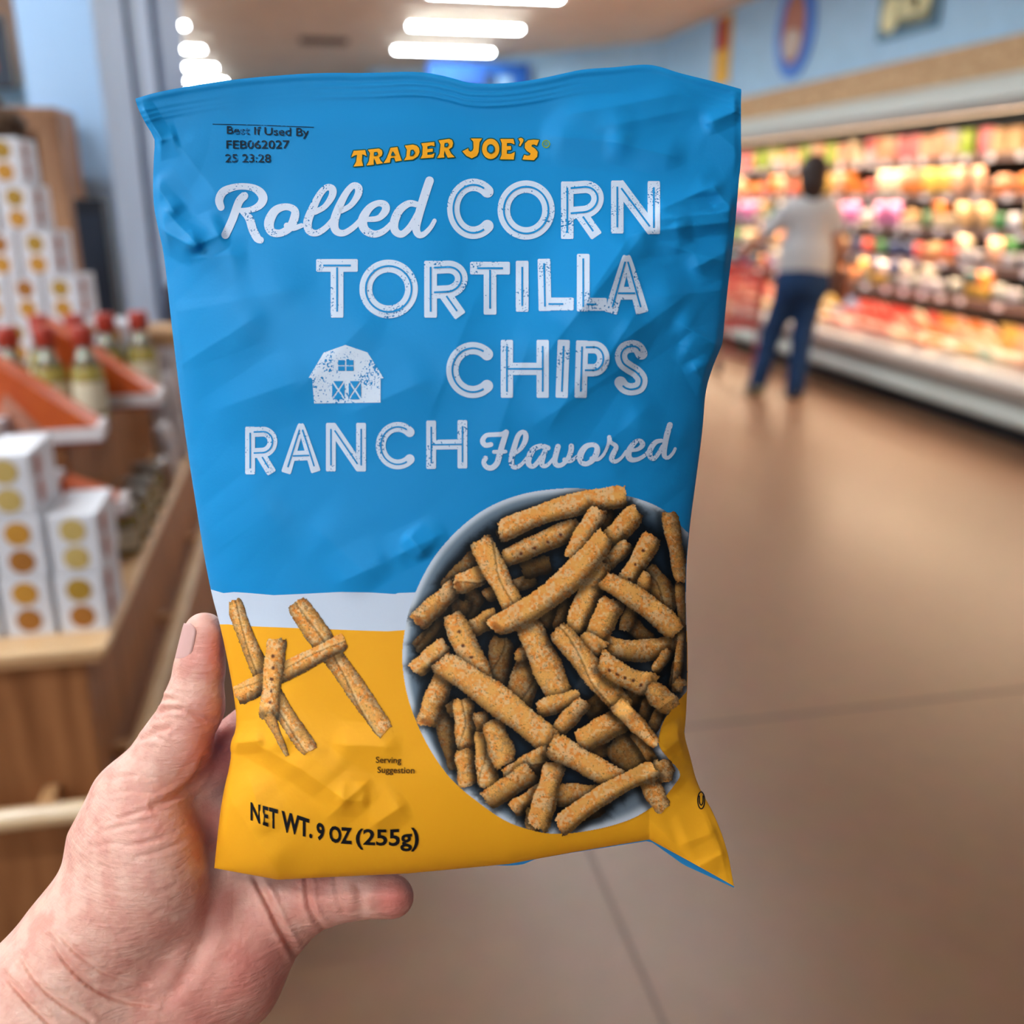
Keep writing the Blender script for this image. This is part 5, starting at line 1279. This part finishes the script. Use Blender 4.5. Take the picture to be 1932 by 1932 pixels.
# skin folds: polyline (plan), depth, half width
CRE = [
 ([(388, 1432), (375, 1462), (350, 1490), (318, 1510), (290, 1520)], 7, 7), ([(282, 1385), (300, 1378), (320, 1372)], 6, 6), ([(292, 1330), (310, 1318), (330, 1322)], 6, 5), ([(360, 1345), (385, 1358), (402, 1362)], 5, 6),
 ([(300, 1345), (322, 1338), (345, 1340)], 5, 5), ([(262, 1396), (285, 1390), (305, 1392)], 4, 5),
 ([(482, 1655), (505, 1700), (532, 1755), (560, 1805)], 8, 7), ([(578, 1650), (582, 1700), (596, 1735), (612, 1752)], 7, 6), ([(632, 1650), (638, 1690), (650, 1725)], 2.5, 6), ([(676, 1665), (680, 1690), (684, 1716)], 4, 9),
 ([(398, 1660), (396, 1720), (380, 1780), (350, 1840), (310, 1890)], 5, 14),
 ([(95, 1770), (130, 1820), (175, 1860), (230, 1885), (290, 1895)], 6, 6), ([(40, 1800), (70, 1850), (115, 1890), (170, 1925)], 5, 6), ([(10, 1840), (50, 1885), (100, 1935)], 5, 6), ([(110, 1760), (150, 1800), (200, 1835), (280, 1855)], 4, 5),
 ([(225, 1545), (270, 1530), (310, 1528), (350, 1512)], 2.2, 5), ([(190, 1570), (240, 1556), (290, 1552)], 1.8, 5), ([(170, 1600), (220, 1590), (260, 1592)], 1.5, 5),
 ([(230, 1600), (280, 1588), (330, 1570)], 1.5, 5), ([(250, 1620), (300, 1606), (345, 1590)], 1.2, 5), ([(210, 1470), (250, 1462), (290, 1468)], 1.5, 5), ([(200, 1500), (250, 1492), (300, 1500)], 1.4, 5),
]
P, Q = hf.surface()
P = relax(P, Q, 3, .5)
# carve the folds along the surface normal, front side only
def vnormals(P, Q):
    n = np.cross(P[Q[:, 2]] - P[Q[:, 0]], P[Q[:, 3]] - P[Q[:, 1]]); vn = np.zeros_like(P)
    for k in range(4): np.add.at(vn, Q[:, k], n)
    return vn / np.maximum(np.linalg.norm(vn, axis=1, keepdims=True), 1e-9)
# finer mesh where the hand is seen: one level of linear split
def split(P, Q):
    e = np.sort(np.concatenate([Q[:, [0, 1]], Q[:, [1, 2]], Q[:, [2, 3]], Q[:, [3, 0]]]), axis=1)
    ue, inv = np.unique(e, axis=0, return_inverse=True); inv = inv.ravel()
    n = len(P); F = len(Q); M_ = (P[ue[:, 0]] + P[ue[:, 1]]) / 2; C_ = P[Q].mean(1)
    m = [n + inv[k * F:(k + 1) * F] for k in range(4)]; c = n + len(ue) + np.arange(F)
    Q2 = np.concatenate([np.stack([Q[:, 0], m[0], c, m[3]], 1), np.stack([m[0], Q[:, 1], m[1], c], 1), np.stack([c, m[1], Q[:, 2], m[2]], 1), np.stack([m[3], c, m[2], Q[:, 3]], 1)])
    return np.concatenate([P, M_, C_]), Q2
P, Q = split(P, Q); P = relax(P, Q, 2, .5)
N = vnormals(P, Q)
fr = sst(.15, -.2, N[:, 2])
dep = np.zeros(len(P))
for pts, h, wd in CRE:
    q = catmull(pts, 4); d = polydist_open = np.full(len(P), 1e9)
    m = (P[:, 0] > q[:, 0].min() - 40) & (P[:, 0] < q[:, 0].max() + 40) & (P[:, 1] > q[:, 1].min() - 40) & (P[:, 1] < q[:, 1].max() + 40)
    if not m.any(): continue
    pm = P[m][:, :2]; dm = np.full(len(pm), 1e9); tpos = np.zeros(len(pm))
    for i in range(len(q) - 1):
        a, b = q[i], q[i + 1]; uu = b - a; t = np.clip(((pm - a) @ uu) / max(uu @ uu, 1e-9), 0, 1)
        dq = np.linalg.norm(pm - a - t[:, None] * uu, axis=1); upd = dq < dm; dm[upd] = dq[upd]; tpos[upd] = ((i + t) / (len(q) - 1))[upd]
    fade = np.sin(np.pi * np.clip(tpos * .9 + .05, 0, 1)) ** .5
    dep[m] += h * fade * np.exp(-(dm / wd) ** 2) - .35 * h * fade * np.exp(-((dm - wd * 2) / wd) ** 2)
P = P - N * (dep * fr)[:, None]
hand = thing('hand', 'left hand of the viewer holding up the blue and yellow bag from below', 'hand', tuple(place3(np.array([[300., 1700., 60.]]))[0]))
# redder where blood shows: thumb side, fingertip of the little finger, palm heel
X_, Y_ = P[:, 0], P[:, 1]
redz = np.zeros(len(P))
for (cx, cy, r_, a_) in ((410, 1230, 60, .8), (420, 1420, 80, 1.0), (745, 1690, 50, .9), (400, 1560, 60, .7), (600, 1690, 80, .5), (470, 1830, 120, .7), (380, 1900, 120, .6), (300, 1560, 90, .35), (420, 1720, 70, .5), (250, 1760, 80, .3)):
    redz = np.maximum(redz, a_ * np.exp(-(((X_ - cx) ** 2 + (Y_ - cy) ** 2) / r_ ** 2)))
me = np_mesh('hand_skin', place3(P) - np.array(hand.location)[None], Q[:, ::-1])
at = me.color_attributes.new('flush', 'FLOAT_COLOR', 'POINT')
cc = np.ones((len(P), 4), np.float32); cc[:, 0] = redz; cc[:, 1] = redz; cc[:, 2] = redz
at.data.foreach_set('color', cc.ravel())
sk = mat('palm_skin', (222, 172, 150), 0.46, 0.35, bump=.25, bscale=420, sss=.12)
nt = sk.node_tree; b = nt.nodes['Principled BSDF']
va = nt.nodes.new('ShaderNodeVertexColor'); va.layer_name = 'flush'
tc = nt.nodes.new('ShaderNodeTexCoord'); nz = nt.nodes.new('ShaderNodeTexNoise'); nz.inputs['Scale'].default_value = 110; nz.inputs['Detail'].default_value = 3
nt.links.new(tc.outputs['Object'], nz.inputs['Vector'])
m1 = nt.nodes.new('ShaderNodeMix'); m1.data_type = 'RGBA'; m1.inputs['A'].default_value = L4((238, 188, 168)); m1.inputs['B'].default_value = L4((224, 162, 144))
rp = nt.nodes.new('ShaderNodeMapRange'); rp.inputs['From Min'].default_value = .4; rp.inputs['From Max'].default_value = .62; nt.links.new(nz.outputs['Fac'], rp.inputs['Value']); nt.links.new(rp.outputs['Result'], m1.inputs['Factor'])
m2 = nt.nodes.new('ShaderNodeMix'); m2.data_type = 'RGBA'; m2.inputs['B'].default_value = L4((222, 124, 112)); nt.links.new(m1.outputs['Result'], m2.inputs['A']); nt.links.new(va.outputs['Color'], m2.inputs['Factor'])
nt.links.new(m2.outputs['Result'], b.inputs['Base Color'])
# fine wrinkles across the ball of the thumb: stretched noise in two directions, added to the bump
bpn = [n for n in nt.nodes if n.type == 'BUMP'][0]
hs = None
for rot, sc_ in (((0, .15, .35), (60, 60, 520)), ((0, -.5, -.2), (80, 80, 420))):
    mp2 = nt.nodes.new('ShaderNodeMapping'); mp2.inputs['Rotation'].default_value = rot; mp2.inputs['Scale'].default_value = sc_
    nn = nt.nodes.new('ShaderNodeTexNoise'); nn.inputs['Scale'].default_value = 1.0; nn.inputs['Detail'].default_value = 2
    nt.links.new(tc.outputs['Object'], mp2.inputs['Vector']); nt.links.new(mp2.outputs['Vector'], nn.inputs['Vector'])
    b2 = nt.nodes.new('ShaderNodeBump'); b2.inputs['Strength'].default_value = .22; b2.inputs['Distance'].default_value = .002
    nt.links.new(nn.outputs['Fac'], b2.inputs['Height'])
    if hs is None: nt.links.new(bpn.outputs['Normal'], b2.inputs['Normal'])
    else: nt.links.new(hs.outputs['Normal'], b2.inputs['Normal'])
    hs = b2
nt.links.new(hs.outputs['Normal'], b.inputs['Normal'])
link('skin', me, sk, hand)
# thumb nail: a curved plate on the outer left of the thumb tip
nv = []; nu_, nw_ = 13, 15
for i in range(nw_):
    v = i / (nw_ - 1)
    ax = np.array([388 - 10 * v * 1.15, 1180 + 66 * v, 38.]); r = 40.5 + 6.0 * v
    half = 40 * (1 - .55 * (1 - min(v / .25, 1)) ** 2) * (1 - .35 * max(0, (v - .7) / .3) ** 2)
    for j in range(nu_):
        an = math.radians(203 + half * (2 * j / (nu_ - 1) - 1) * 1.15)
        rr_ = r + .3 - 1.8 * abs(2 * j / (nu_ - 1) - 1) ** 3 - (1.5 if v > .95 else 0)
        nv.append((ax[0] + rr_ * math.cos(an), ax[1] - (4 * (1 - v)), ax[2] + rr_ * math.sin(an)))
nv = np.array(nv); ii = np.arange(nw_ * nu_).reshape(nw_, nu_)
NQ = np.stack([ii[:-1, :-1], ii[:-1, 1:], ii[1:, 1:], ii[1:, :-1]], -1).reshape(-1, 4)
o = link('thumbnail', np_mesh('thumbnail', place3(nv) - np.array(hand.location)[None], NQ), mat('nail', (216, 166, 156), .38, .4), hand)
md = o.modifiers.new('thickness', 'SOLIDIFY'); md.thickness = .0005; md.offset = 0
o['label'] = 'pale pink thumbnail'
